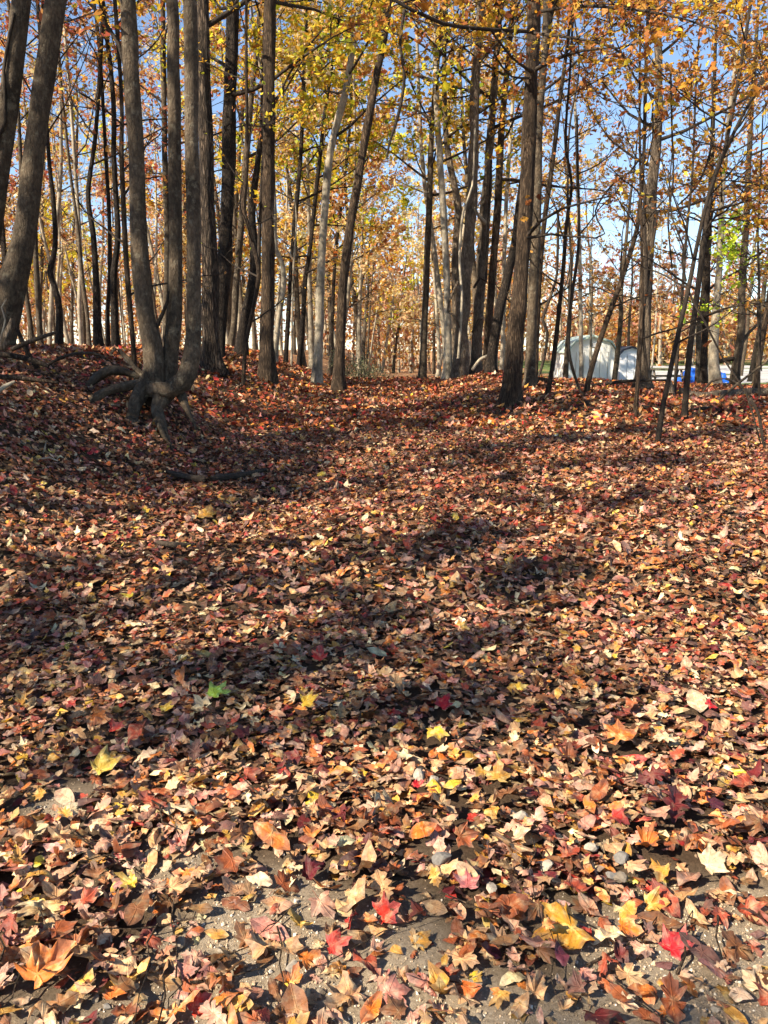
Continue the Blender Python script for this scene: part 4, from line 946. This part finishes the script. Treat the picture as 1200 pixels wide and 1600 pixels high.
stick('twig', 'short pale twig beside the arching one', [(62, 732, 2.5), (78, 729, 3), (92, 734, 2)], lift=.08, bark='pale', cat='twig', sides=6)
stick('fallen_branch', 'dark broken branch jutting up from the brush pile', [(18, 546, 7), (48, 533, 7), (70, 525, 6), (89, 519, 4)], 8.4, cat='branch')
stick('fallen_branch', 'thick dark branch lying across the brush pile', [(-10, 553, 9), (20, 556, 9), (50, 563, 9), (76, 572, 6)], 8.3, 'dark', cat='branch')
stick('fallen_branch', 'thin dark branch arching off the brush pile along the bank', [(72, 572, 4), (92, 560, 5), (116, 553, 5), (146, 552, 4.5), (166, 560, 3)], 8.6, cat='branch')
stick('fallen_branch', 'slanting dark branch leaning at the back of the brush pile', [(58, 575, 8), (46, 555, 8), (36, 535, 7), (26, 512, 5)], 8.7, 'dark', cat='branch')
stick('fallen_branch', 'long low branch at the bottom of the brush pile', [(-10, 588, 8), (30, 591, 8), (60, 594, 7), (92, 598, 4)], 8.0, 'brown', cat='branch')
stick('fallen_branch', 'pale stub of branch at the frame edge below the brush pile', [(-8, 616, 7), (8, 604, 7), (24, 596, 4)], 7.8, 'pale', cat='branch')
stick('fallen_branch', 'pale broken stub standing at the foot of the leaning twin trunk', [(2, 545, 16), (10, 525, 15), (18, 508, 12), (20, 498, 8)], 8.2, 'vine', cat='branch')
stick('twig', 'thin grey twig curving up beside the leaning twin trunk', [(0, 530, 2.5), (8, 500, 2.5), (2, 480, 2), (10, 468, 1.5)], 7.9, 'pale', cat='twig', sides=5)
stick('log', 'long pale fallen log lying across the bank by the thin stems', [(1062, 610, 10), (1085, 618, 13), (1120, 618, 14), (1160, 614, 14), (1215, 612, 13)], 16, 'vine', cat='log', sides=12)
stick('stump', 'low broken stump at the end of the fallen log', [(1046, 622, 16), (1047, 608, 13), (1046, 596, 8)], 15.8, 'vine', cat='stump', sides=10, rough=.4)
stick('fallen_branch', 'pale pole slanting down across the fallen log', [(1118, 630, 4), (1140, 610, 4), (1165, 590, 4), (1205, 560, 3)], 12.5, 'maple', cat='branch')
stick('fallen_branch', 'black branch arching over the fallen log', [(1098, 612, 3), (1112, 596, 4), (1135, 592, 4), (1160, 606, 4), (1180, 630, 3)], 13, cat='branch')
stick('fallen_branch', 'dark branch trailing on the leaves below the fallen log', [(1080, 640, 4), (1110, 638, 5), (1130, 645, 4), (1138, 654, 3)], 11.6, cat='branch')
stick('fallen_branch', 'dark tangled branch leaning at the frame edge below the log', [(1172, 622, 5), (1186, 650, 5), (1192, 690, 4), (1194, 720, 3)], 9.4, cat='branch')
stick('fallen_branch', 'thin dark branch sweeping along the mound in front of the shed', [(885, 604, 4), (930, 602, 5), (965, 597, 5), (1000, 594, 4), (1040, 594, 3)], 16.5, cat='branch')
stick('fallen_branch', 'dark rotten limb on the leaves beside the short slender stem', [(1002, 636, 7), (1024, 640, 9), (1046, 640, 8), (1062, 644, 4)], 11.8, 'dark', cat='branch')
stick('fallen_branch', 'dark limb lying behind the half-hidden trunk', [(834, 592, 6), (850, 594, 8), (866, 600, 7), (880, 606, 4)], 15.6, 'dark', cat='branch')
stick('fallen_branch', 'pale broken branches propped at the foot of the clump', [(738, 578, 5), (750, 562, 5), (762, 556, 5), (772, 548, 3)], 20.3, 'pale', cat='branch')
# hanging vines
def vine(label, pts, d):
    stick('hanging_vine', label, pts, d, 'twig', cat='vine', sides=7, step=.12)
vine('thick dark vine dangling alone against the sky over the track', [(632, 15, 5), (625, 70, 5), (632, 120, 5), (622, 180, 5), (608, 225, 4), (604, 248, 3)], 10.5)
vine('crooked black vine with an elbow hanging beside the bent sapling', [(872, 330, 4), (871, 400, 4.5), (868, 440, 5), (848, 500, 4.5), (855, 520, 5), (850, 560, 4.5), (842, 588, 4)], 13.6)
vine('long black vine trailing to the ground in front of the shed', [(902, 180, 3), (903, 280, 4), (904, 380, 4.5), (893, 470, 5), (888, 530, 5), (893, 570, 5), (906, 610, 4), (912, 628, 3)], 13)
vine('thin vine hanging straight down left of the vine-dark trunk', [(893, 0, 3), (905, 100, 3), (890, 200, 3), (887, 300, 3.5), (892, 420, 3), (886, 520, 3)], 14)
vine('looping vine between the leaning pole and the vine-dark trunk', [(1004, 240, 3.5), (985, 268, 3), (960, 285, 3), (930, 330, 2.5), (945, 365, 2.5), (930, 372, 2.5), (902, 368, 3)], 13)
vine('thin dark vine hanging above the leaning sapling', [(1048, 110, 3), (1050, 200, 3), (1052, 280, 3), (1044, 340, 3), (1050, 420, 2.5)], 11)
vine('curved vine swinging out above the straight dark sapling', [(1112, 120, 3), (1114, 200, 3), (1105, 255, 3.5), (1085, 295, 3), (1060, 320, 2.5)], 11.5)
vine('slim vine dangling near the lime green sapling', [(1183, 350, 2), (1186, 420, 2.5), (1184, 500, 2.5), (1190, 580, 2)], 12)

# grey green scrub at the mouth of the gap
def scrub(px, py, d, h, w, label, seed, cols):
    r = np.random.default_rng(seed); a, _ = at(px, py, d); g = np.array([a[0], d, hz(a[0], d)]); e = empty('shrub', g, label, 'shrub'); tubes, lp = [], []
    for _ in range(42):
        p = g+np.array([r.normal(0, w*.35), r.normal(0, w*.3), 0]); q = wander(p, np.array([r.normal(0, .35), r.normal(0, .35), 1]), h*r.uniform(.5, 1.1), 5, r, .15); tubes.append((q, np.linspace(.006, .002, 5), 3))
        n = 26; t = r.uniform(.1, 1, n); k = np.minimum((t*4).astype(int), 3); lp += (q[k]+(q[k+1]-q[k])*(t*4-k)[:, None]+r.normal(0, .05, (n, 3))).tolist()
    link('stem', tubes_mesh('stem', tubes, BARK['twig'], g), e); PAL['tmp'] = np.array([lin(c) for c in cols]); link('foliage', leaf_mesh('foliage', np.array(lp), 'tmp', .032, 'far', r, M_CROWN, g), e)
scrub(552, 596, 21, 1.0, 1.0, 'grey green scrub bush at the mouth of the track gap', 1, [(128, 136, 100), (150, 152, 116), (104, 116, 84)])
scrub(572, 598, 23, .7, .8, 'low pale scrub beside the grey green bush', 2, [(150, 148, 112), (168, 160, 120), (120, 126, 92)])

# ------------------------------------------------------------------ stones that can be picked out on the bare soil
from mathutils import Matrix
placed = []
def stone(px, py, w, shade, label, seed, flat=.6):
    r = np.random.default_rng(seed); p, s_ = on_ground(px, py); V, F, _ = rock(r, 1, flat); k = w*s_/1.7
    c = lin(shade)*.8; o = link('stone', mk_mesh('stone', V*k, F, M_STONE, np.repeat(c[None], len(V), 0)*r.uniform(.9, 1.1, (len(V), 1)), smooth=False), None, (p[0], p[1], p[2]+k*flat*.35+.03*float(1-bare(p[0], p[1])*1.2 > .5)))
    o.rotation_euler = (r.normal(0, .2), r.normal(0, .2), r.uniform(0, 6.28)); tag(o, label, 'stone'); placed.append((px, py, None))
G, Wt, Bl = (132, 120, 104), (172, 162, 146), (122, 118, 112)
for q, a in enumerate([(653, 1226, 27, Wt, 'white angular stone among the leaves, larger of two touching'), (678, 1234, 20, Wt, 'white stone touching the larger white one'), (457, 1513, 26, Wt, 'pale sharp-edged stone on the soil near a small orange leaf'),
    (745, 1540, 30, G, 'flat grey stone half sunk in the soil near the bottom'), (654, 1541, 18, G, 'round grey pebble in the middle of the bare soil'), (690, 1358, 30, Bl, 'bluish stone tucked under a standing orange brown leaf'),
    (853, 1368, 22, Wt, 'white pebble beside a crimson leaf'), (922, 1340, 20, Wt, 'white pebble at the upper edge of the bare soil'), (968, 1388, 26, G, 'grey stone, broader of two beside each other'), (954, 1384, 18, Bl, 'bluish pebble next to the broader grey stone'),
    (970, 1356, 24, Bl, 'bluish stone lying above the two grey ones'), (814, 1292, 24, Wt, 'white stone lodged in the leaf carpet'), (768, 1405, 22, Wt, 'white chip of stone beside the pink maple leaf'), (722, 1397, 14, Wt, 'small white pebble above the pink maple leaf'),
    (236, 1437, 12, G, 'small round pebble above the long brown leaf'), (273, 1446, 15, Bl, 'grey rounded pebble on the dark soil'), (281, 1478, 26, G, 'flat grey stone on the dark soil'), (150, 1562, 16, G, 'grey pebble, first of three in a row'),
    (168, 1574, 16, Bl, 'bluish pebble, middle of three in a row'), (183, 1581, 18, Wt, 'pale pebble, last of three in a row'), (346, 1484, 13, Wt, 'white pebble on the soil between two yellow leaves'), (500, 1552, 18, G, 'grey clod-like stone near the bottom edge'),
    (1118, 1578, 16, Wt, 'pale stone on the gravel near the corner'), (852, 1560, 18, G, 'dull stone on the shaded gravel'), (748, 1590, 14, G, 'grey pebble at the bottom edge beside an orange leaf')]): stone(*a[:5], seed=q+50)

# ------------------------------------------------------------------ single fallen leaves, the largest in the picture
COL = {n_: lin(c, 1.0) for n_, c, _ in LC}
COL.update({'crimson': lin((170, 28, 38)), 'scarlet': lin((182, 46, 34)), 'green': lin((150, 178, 60)), 'olive yellow': lin((190, 160, 70)), 'grey green': lin((120, 128, 112)), 'beige': lin((206, 176, 140)), 'maroon': lin((92, 26, 36)), 'bright orange': lin((206, 112, 40)), 'pink': lin((190, 104, 102)), 'purple': lin((86, 38, 52)), 'mottled yellow': lin((182, 130, 46))})
M_STEM = plain('leaf_stalk', (.20, .07, .04), .6, .3)
def leaf(px, py, w, kind, col, label, r, amt=.7, yaw=None, tilt=None, stem=None, cat='leaf', lift=None, group=None):
    p, s_ = on_ground(px, py); k = w*s_/(1.45 if 'maple' in kind else 1.5)
    V, F, A = fan_leaf(kind, r, 40 if amt < 2 else 20, amt, True)
    c = COL[col]*math.exp(r.normal(0, .05)); cv = np.clip(np.repeat(c[None], len(V), 0)*np.exp(r.normal(0, .08, (len(V), 1))), 0, .9)
    tl = r.normal(0, .28, 2) if tilt is None else np.array(tilt); nrm = np.array([[tl[0], tl[1], 1.]])
    yw = r.uniform(0, 6.28) if yaw is None else R(yaw)
    M = rotmats(nrm, np.array([yw]))[0]; Wv = (V@M.T)*k
    b = float(bare(p[0], p[1])); z0 = -np.percentile(Wv[:, 2], 8)+.010+(1-ss(.2, .6, b))*.046 if lift is None else lift
    o = link('fallen_leaf', mk_mesh('fallen_leaf', Wv, F, M_LITTER, cv, A), None, (p[0], p[1], p[2]+float(z0)))
    if stem is None: stem = .75 if ('maple' in kind and r.random() < .35) else 0
    if stem:
        d0 = M@np.array([0, -1, 0.]); P = np.array([M@np.array([0, 0, V[-1][2]])*k+d0*k*stem*t+np.array([0, 0, -.35*abs(k)*t*t*.4]) for t in (0, .35, .7, 1)]); P[1, :2] += r.normal(0, .05*k, 2)
        mb = MB(); add_tube(mb, P, np.array([.0009, .0008, .0008, .0012]), 4); link('stem', mb.mesh('stem', M_STEM), o)
    tag(o, label, cat, group); return o
r = np.random.default_rng(404); clear = []
HERO = [(1048, 1490, 66, 'maple', 'crimson', 'crimson maple leaf with a long red stalk on pale gravel', 'long-stalked crimson leaf', .55, 40, (-.5, -.35), 1.6),
 (597, 1440, 54, 'maple', 'scarlet', 'folded scarlet maple leaf standing up on the bare soil', 'folded scarlet leaf', .9, 20, (-.5, -.9), 0),
 (893, 1468, 122, 'maple', 'mottled yellow', 'very large mottled yellow and brown maple leaf lying flat', 'very large mottled leaf', .6, 200, (0, -.15), 0),
 (893, 1463, 24, 'oval', 'brown', 'small brown leaf resting on the very large mottled leaf', 'small leaf on the mottled one', .7, 20, (0, -.3), 0),
 (972, 1458, 50, 'maple', 'bright orange', 'bright orange maple leaf between the mottled leaf and the gravel', 'bright orange maple leaf', .6, -20, (.1, -.5), 0),
 (980, 1528, 66, 'oak', 'tan', 'tan lobed oak leaf flat on pale gravel', 'tan oak leaf', .4, -50, (0, -.2), 0),
 (730, 1412, 48, 'maple', 'pink', 'clean pink maple leaf on the bare soil', 'pink maple leaf', .35, 90, (0, -.25), 0),
 (500, 1420, 62, 'maple', 'pinkish tan', 'pale pinkish maple leaf at the upper edge of the bare soil', 'pale pinkish maple leaf', .6, -60, (.1, -.4), .6),
 (606, 1563, 64, 'maple', 'dusty pink', 'dusty pink maple leaf at the bottom with an orange leaf tucked under', 'dusty pink maple leaf', .45, 20, (0, -.3), .9),
 (580, 1584, 52, 'oval', 'bright orange', 'orange leaf tucked under the dusty pink one', 'tucked orange leaf', .8, 60, (.2, -.3), 0),
 (425, 1343, 58, 'oval', 'orange', 'big smooth orange leaf standing at the edge of the carpet', 'big smooth orange leaf', .7, -30, (.3, -.8), 0),
 (210, 1411, 42, 'red_maple', 'yellow', 'clear yellow leaf alone on dark soil', 'clear yellow leaf', .6, 160, (0, -.6), 0),
 (678, 1167, 46, 'maple', 'yellow', 'bright yellow maple leaf in the carpet, larger and farther right of two', 'larger bright yellow leaf', .6, -70, (0, -.4), 0),
 (476, 1119, 38, 'maple', 'yellow', 'bright yellow star-shaped maple leaf, smaller of two in the carpet', 'smaller bright yellow leaf', .6, 10, (0, -.5), 0),
 (66, 1250, 44, 'red_maple', 'golden', 'golden leaf beside the dark gap at the frame edge', 'golden edge leaf', .5, 170, (0, -.4), 0),
 (157, 1225, 60, 'maple', 'olive yellow', 'large olive yellow leaf lying in shade', 'large olive leaf', .7, 40, (0, -.3), 0),
 (455, 1543, 42, 'red_maple', 'bright orange', 'small orange red leaf cupped on the gritty soil', 'cupped orange red leaf', .8, 70, (0, -.4), 0),
 (120, 1512, 50, 'oak', 'orange', 'orange tan oak leaf with narrow lobes near the corner', 'narrow-lobed oak leaf', .5, 60, (.1, -.4), 0),
 (62, 1558, 108, 'maple', 'orange', 'very large orange brown maple leaf in the bottom corner', 'very large corner leaf', .7, 60, (0, -.2), 0),
 (304, 1586, 52, 'maple', 'scarlet', 'curled scarlet leaf at the bottom edge', 'curled scarlet leaf', 1.3, 40, (0, -.6), 0),
 (372, 1580, 48, 'oval', 'golden', 'golden pointed leaf standing at the bottom edge', 'golden pointed leaf', .7, 0, (0, -.8), 0),
 (718, 1342, 52, 'maple', 'rust brown', 'orange brown leaf standing upright at the edge of the carpet', 'upright orange brown leaf', 1.0, 10, (0, -1.2), 0),
 (660, 1328, 44, 'oval', 'bright orange', 'smooth oval orange leaf next to the upright one', 'oval orange leaf', .6, 30, (.2, -.6), 0),
 (480, 1380, 56, 'red_maple', 'maroon', 'dark maroon curled leaf between the orange and the pale pinkish leaves', 'dark maroon curled leaf', 1.2, 50, (0, -.5), 0),
 (387, 1237, 40, 'red_maple', 'brick red', 'orange red leaf standing in the sunny carpet', 'orange red standing leaf', .8, 20, (0, -.9), 0),
 (1086, 1118, 56, 'oval', 'beige', 'broad beige leaf lying flat under a small crimson one', 'broad beige leaf', .4, 80, (0, -.2), 0),
 (1104, 1123, 30, 'red_maple', 'crimson', 'small crimson leaf resting on the broad beige leaf', 'crimson leaf on beige', .5, 20, (0, -.4), 0),
 (178, 1162, 38, 'red_maple', 'scarlet', 'scarlet leaf in the sunlit carpet beside a ragged orange leaf', 'scarlet carpet leaf', .8, 60, (0, -.6), 0),
 (148, 1141, 54, 'maple', 'orange', 'ragged orange yellow maple leaf with holes', 'ragged orange leaf', .8, -30, (0, -.4), 0),
 (876, 1522, 40, 'oval', 'purple', 'dark purple oval leaf on the gravel', 'dark purple oval leaf', .6, 100, (0, -.2), 0),
 (909, 1530, 38, 'red_maple', 'dusty pink', 'pale pink leaf overlapping the dark purple one', 'pale pink leaf', .5, -40, (0, -.3), 0),
 (1182, 1550, 66, 'maple', 'beige', 'large beige maple leaf at the frame edge on gravel', 'large beige maple leaf', .5, 60, (0, -.2), 0),
 (1050, 1577, 70, 'oak', 'rust brown', 'rust coloured leaf curling at the bottom edge below the gravel', 'curling rust leaf', .9, 80, (0, -.4), 0),
 (690, 1125, 36, 'maple', 'crimson', 'crimson maple leaf in the middle of the shaded carpet', 'crimson carpet leaf', .6, 60, (0, -.5), 0),
 (1052, 1286, 66, 'oak', 'dark red', 'long dark red oak leaf lying across the carpet', 'long dark red oak leaf', .6, 70, (0, -.3), 0),
 (1110, 1281, 36, 'maple', 'purple', 'deep purple leaf beside the long dark red one', 'deep purple leaf', .6, 0, (0, -.4), 0),
 (967, 1177, 68, 'maple', 'orange', 'broad shaded orange maple leaf high in the carpet', 'broad shaded orange leaf', .5, 80, (0, -.3), 0),
 (1104, 1378, 58, 'maple', 'beige', 'sunlit beige maple leaf casting a shadow at the edge of the carpet', 'sunlit beige leaf', .7, 20, (-.2, -.7), 0),
 (284, 1531, 48, 'maple', 'dusty pink', 'reddish pink leaf above the curled scarlet one', 'reddish pink leaf', .6, 70, (0, -.5), .7),
 (768, 1508, 46, 'oval', 'maroon', 'narrow maroon leaf standing on edge', 'narrow maroon leaf', .9, 10, (.9, -.3), 0),
 (134, 1437, 44, 'red_maple', 'brick red', 'brick red leaf on dark soil near the clear yellow one', 'brick red leaf', .7, 60, (0, -.4), 0),
 (216, 1452, 62, 'oval', 'brown', 'long brown leaf lying flat on dark soil', 'long brown leaf', .4, 85, (0, -.1), 0),
 (340, 1466, 34, 'oval', 'golden', 'small golden oval leaf on dark soil', 'small golden oval leaf', .5, 170, (0, -.3), 0),
 (850, 888, 24, 'red_maple', 'crimson', 'small crimson leaf far up the shaded track', 'far crimson leaf', .6, 0, (0, -.9), 0),
 (712, 822, 18, 'oval', 'yellow', 'tiny yellow leaf far up the track', 'far yellow leaf', .5, 80, (0, -.4), 0),
 (322, 818, 40, 'maple', 'mottled yellow', 'yellow and red leaf in shade below the bent stick', 'yellow and red shade leaf', .5, 80, (0, -.4), 0),
 (140, 718, 26, 'red_maple', 'crimson', 'crimson leaf on the shaded bank by the thin pale twig', 'crimson bank leaf', .6, 0, (0, -.6), 0),
 (497, 1047, 46, 'red_maple', 'scarlet', 'orange red pointed leaf above the smaller yellow one', 'orange red pointed leaf', .7, 80, (0, -.4), 0),
 (590, 1040, 28, 'oval', 'grey green', 'grey green pointed leaf poking out of the carpet', 'grey green leaf', .5, 160, (.2, -.6), 0),
 (335, 1106, 40, 'maple', 'green', 'fresh light green leaf in a sun patch', 'light green leaf', .6, 60, (0, -.4), 0),
 (258, 1129, 32, 'red_maple', 'yellow', 'yellow leaf between the green leaf and the scarlet one', 'yellow sun patch leaf', .6, 80, (0, -.5), 0),
 (808, 1094, 28, 'red_maple', 'yellow', 'small yellow leaf high in the shaded carpet', 'small shaded yellow leaf', .6, 10, (0, -.5), 0),
 (776, 1240, 54, 'maple', 'golden', 'dull golden maple leaf in the shaded carpet', 'dull golden leaf', .6, 80, (0, -.4), 0),
 (706, 1251, 26, 'oval', 'yellow', 'small oval yellow leaf beside the dull golden one', 'small oval yellow leaf', .5, 20, (0, -.4), 0),
 (647, 1250, 26, 'red_maple', 'crimson', 'small crimson leaf below the white stones', 'crimson leaf by the stones', .6, 20, (0, -.5), 0),
 (1010, 1345, 62, 'oak', 'orange', 'rolled orange brown leaf lying across the lower carpet', 'rolled orange leaf', 1.3, 80, (0, -.2), 0),
 (1040, 1420, 58, 'oval', 'brick red', 'red and orange leaf at the upper edge of the gravel', 'red gravel-edge leaf', .7, 110, (0, -.4), 0),
 (1015, 1425, 50, 'maple', 'golden', 'golden brown crumpled leaf between the bright orange and the red ones', 'golden crumpled leaf', 1.1, 0, (0, -.5), 0),
 (880, 1582, 48, 'red_maple', 'tan', 'pale crumpled leaf at the bottom edge right of centre', 'pale bottom leaf', 1.1, 60, (0, -.3), 0),
 (835, 1560, 56, 'maple', 'tan', 'cream crumpled maple leaf in the bottom litter', 'cream crumpled leaf', 1.0, 60, (0, -.3), 0)]
for a in HERO:
    leaf(a[0], a[1], a[2], a[3], a[4], a[5], r, a[7], a[8], a[9], a[10]); placed.append((a[0], a[1], a[6])); p, s_ = on_ground(a[0], a[1]); clear.append((p[0], p[1], a[2]*s_*.5))
# the other large ones, named by the single leaf they lie beside
auto, tries = [], 0
while len(auto) < 238 and tries < 20000:
    tries += 1; px, py = r.uniform(-10, 1210), 1600-560*r.random()**1.5
    if min((px-q[0])**2+((py-q[1])*1.4)**2 for q in placed) < (20+.02*(py-1040))**2: continue
    if py > 1340 and r.random() < .35*float(bare(*on_ground(px, py)[0][:2])): continue
    placed.append((px, py, None)); auto.append((px, py))
SHP = {'maple': 'maple leaf', 'red_maple': 'three-lobed leaf', 'oak': 'oak leaf', 'oval': 'oval leaf'}
marks = [q for q in placed if q[2]]; todo = {}
for px, py in auto:
    kind = random.choices(list(SHP), [5, 3, 2, 2])[0]; ci = random.choices(range(len(LC)), LCw)[0]; amt = random.choice([.4, .7, .9, 1.3])
    m = min(marks, key=lambda q: (px-q[0])**2+(1.5*(py-q[1]))**2); dx, dy = px-m[0], 1.5*(py-m[1])
    rel = ('right of' if dx > 0 else 'left of') if abs(dx) > abs(dy) else ('nearer than' if dy > 0 else 'beyond')
    st = {.4: 'flat', .7: 'cupped', .9: 'crinkled', 1.3: 'curled'}[amt]
    todo.setdefault(f'{st} {LC[ci][0]} {SHP[kind]} {rel} the {m[2]}', []).append((math.hypot(dx, dy), px, py, kind, LC[ci][0], amt))
for lab, lst in todo.items():
    lst.sort()
    for k, (_, px, py, kind, cn, amt) in enumerate(lst):
        lb = lab if len(lst) == 1 else lab+(', closest to it' if k == 0 else ', farther from it' if k == 1 else ', farthest from it')
        p, s_ = on_ground(px, py); w = r.uniform(.055, .115)/s_
        leaf(px, py, w, kind, cn, lb, r, amt, group='large fallen leaves')

# ------------------------------------------------------------------ the carpet of leaves too many to count
parts = [litter('near', 1.35, 4.3, 1450, 17, True, 8, .72, .020, .052, None, .045, .27, 21),
         litter('mid', 4.3, 10.5, 820, 11, False, 8, .75, .024, .056, None, .05, .33, 22),
         litter('side', 1.2, 8, 560, 9, False, 6, .75, .024, .056, None, .05, .33, 24, 1.1, 0.)]
off = 0; Vs, Fs, Cs, Us = [], [], [], []
for V, F, Cc, U in parts: Vs.append(V); Fs.append(F+off); Cs.append(Cc); Us.append(U); off += len(V)
o = link('leaf_litter', mk_mesh('leaf_litter', np.concatenate(Vs), np.concatenate(Fs), M_LITTER, np.concatenate(Cs), np.concatenate(Us)))
tag(o, 'thick carpet of dry fallen leaves over the near track', 'leaf litter', kind='stuff')
V, F, Cc, U = litter('far', 10.5, 25, 275, 6, False, 5, .8, .034, .066, None, .05, .5, 23, 1.5)
o = link('leaf_litter', mk_mesh('leaf_litter_far', V, F, M_LITTER_FAR, Cc))
tag(o, 'red and brown fallen leaves covering the banks under the trees', 'leaf litter', kind='stuff')


# no two trees of the wood under one label: nearer and farther ones
same = {}
for o in C.objects:
    if o.parent is None and o.get('category') == 'tree' and 'outside' not in o.get('group', ''): same.setdefault(o['label'], []).append(o)
for lab, lst in same.items():
    if len(lst) < 2: continue
    lst.sort(key=lambda o: o.location.y)
    for k, o in enumerate(lst):
        if len(lab.split()) <= 14: o['label'] = lab+(', nearest' if k == 0 else ', farthest' if k == len(lst)-1 else ', '+['second', 'third', 'fourth', 'fifth', 'sixth', 'seventh', 'eighth'][min(k-1, 6)]+' nearest')

# broken twigs lying among the leaves
r = np.random.default_rng(91); mb = MB()
for _ in range(240):
    y = 1.7+11*r.random()**1.6; x = r.uniform(-1, 1)*(.48*y+.2); L = r.uniform(.06, .38); a = r.uniform(0, 6.28); n = 5
    q = np.linspace(0, 1, n); P = np.stack([x+math.cos(a)*L*q+r.normal(0, .008, n), y+math.sin(a)*L*q+r.normal(0, .008, n), 0*q], -1); P[:, 2] = H(P[:, 0], P[:, 1])+.012+.05*(1-bare(P[:, 0], P[:, 1]))*r.uniform(.7, 1.15)+r.normal(0, .006, n)
    add_tube(mb, P, np.linspace(r.uniform(.0015, .005), .001, n), 5, rough=.2, seed=int(r.integers(0, 999)))
tag(link('twig_litter', mb.mesh('twig_litter', BARK['brown'])), 'broken twigs scattered through the fallen leaves', 'twigs', kind='stuff')
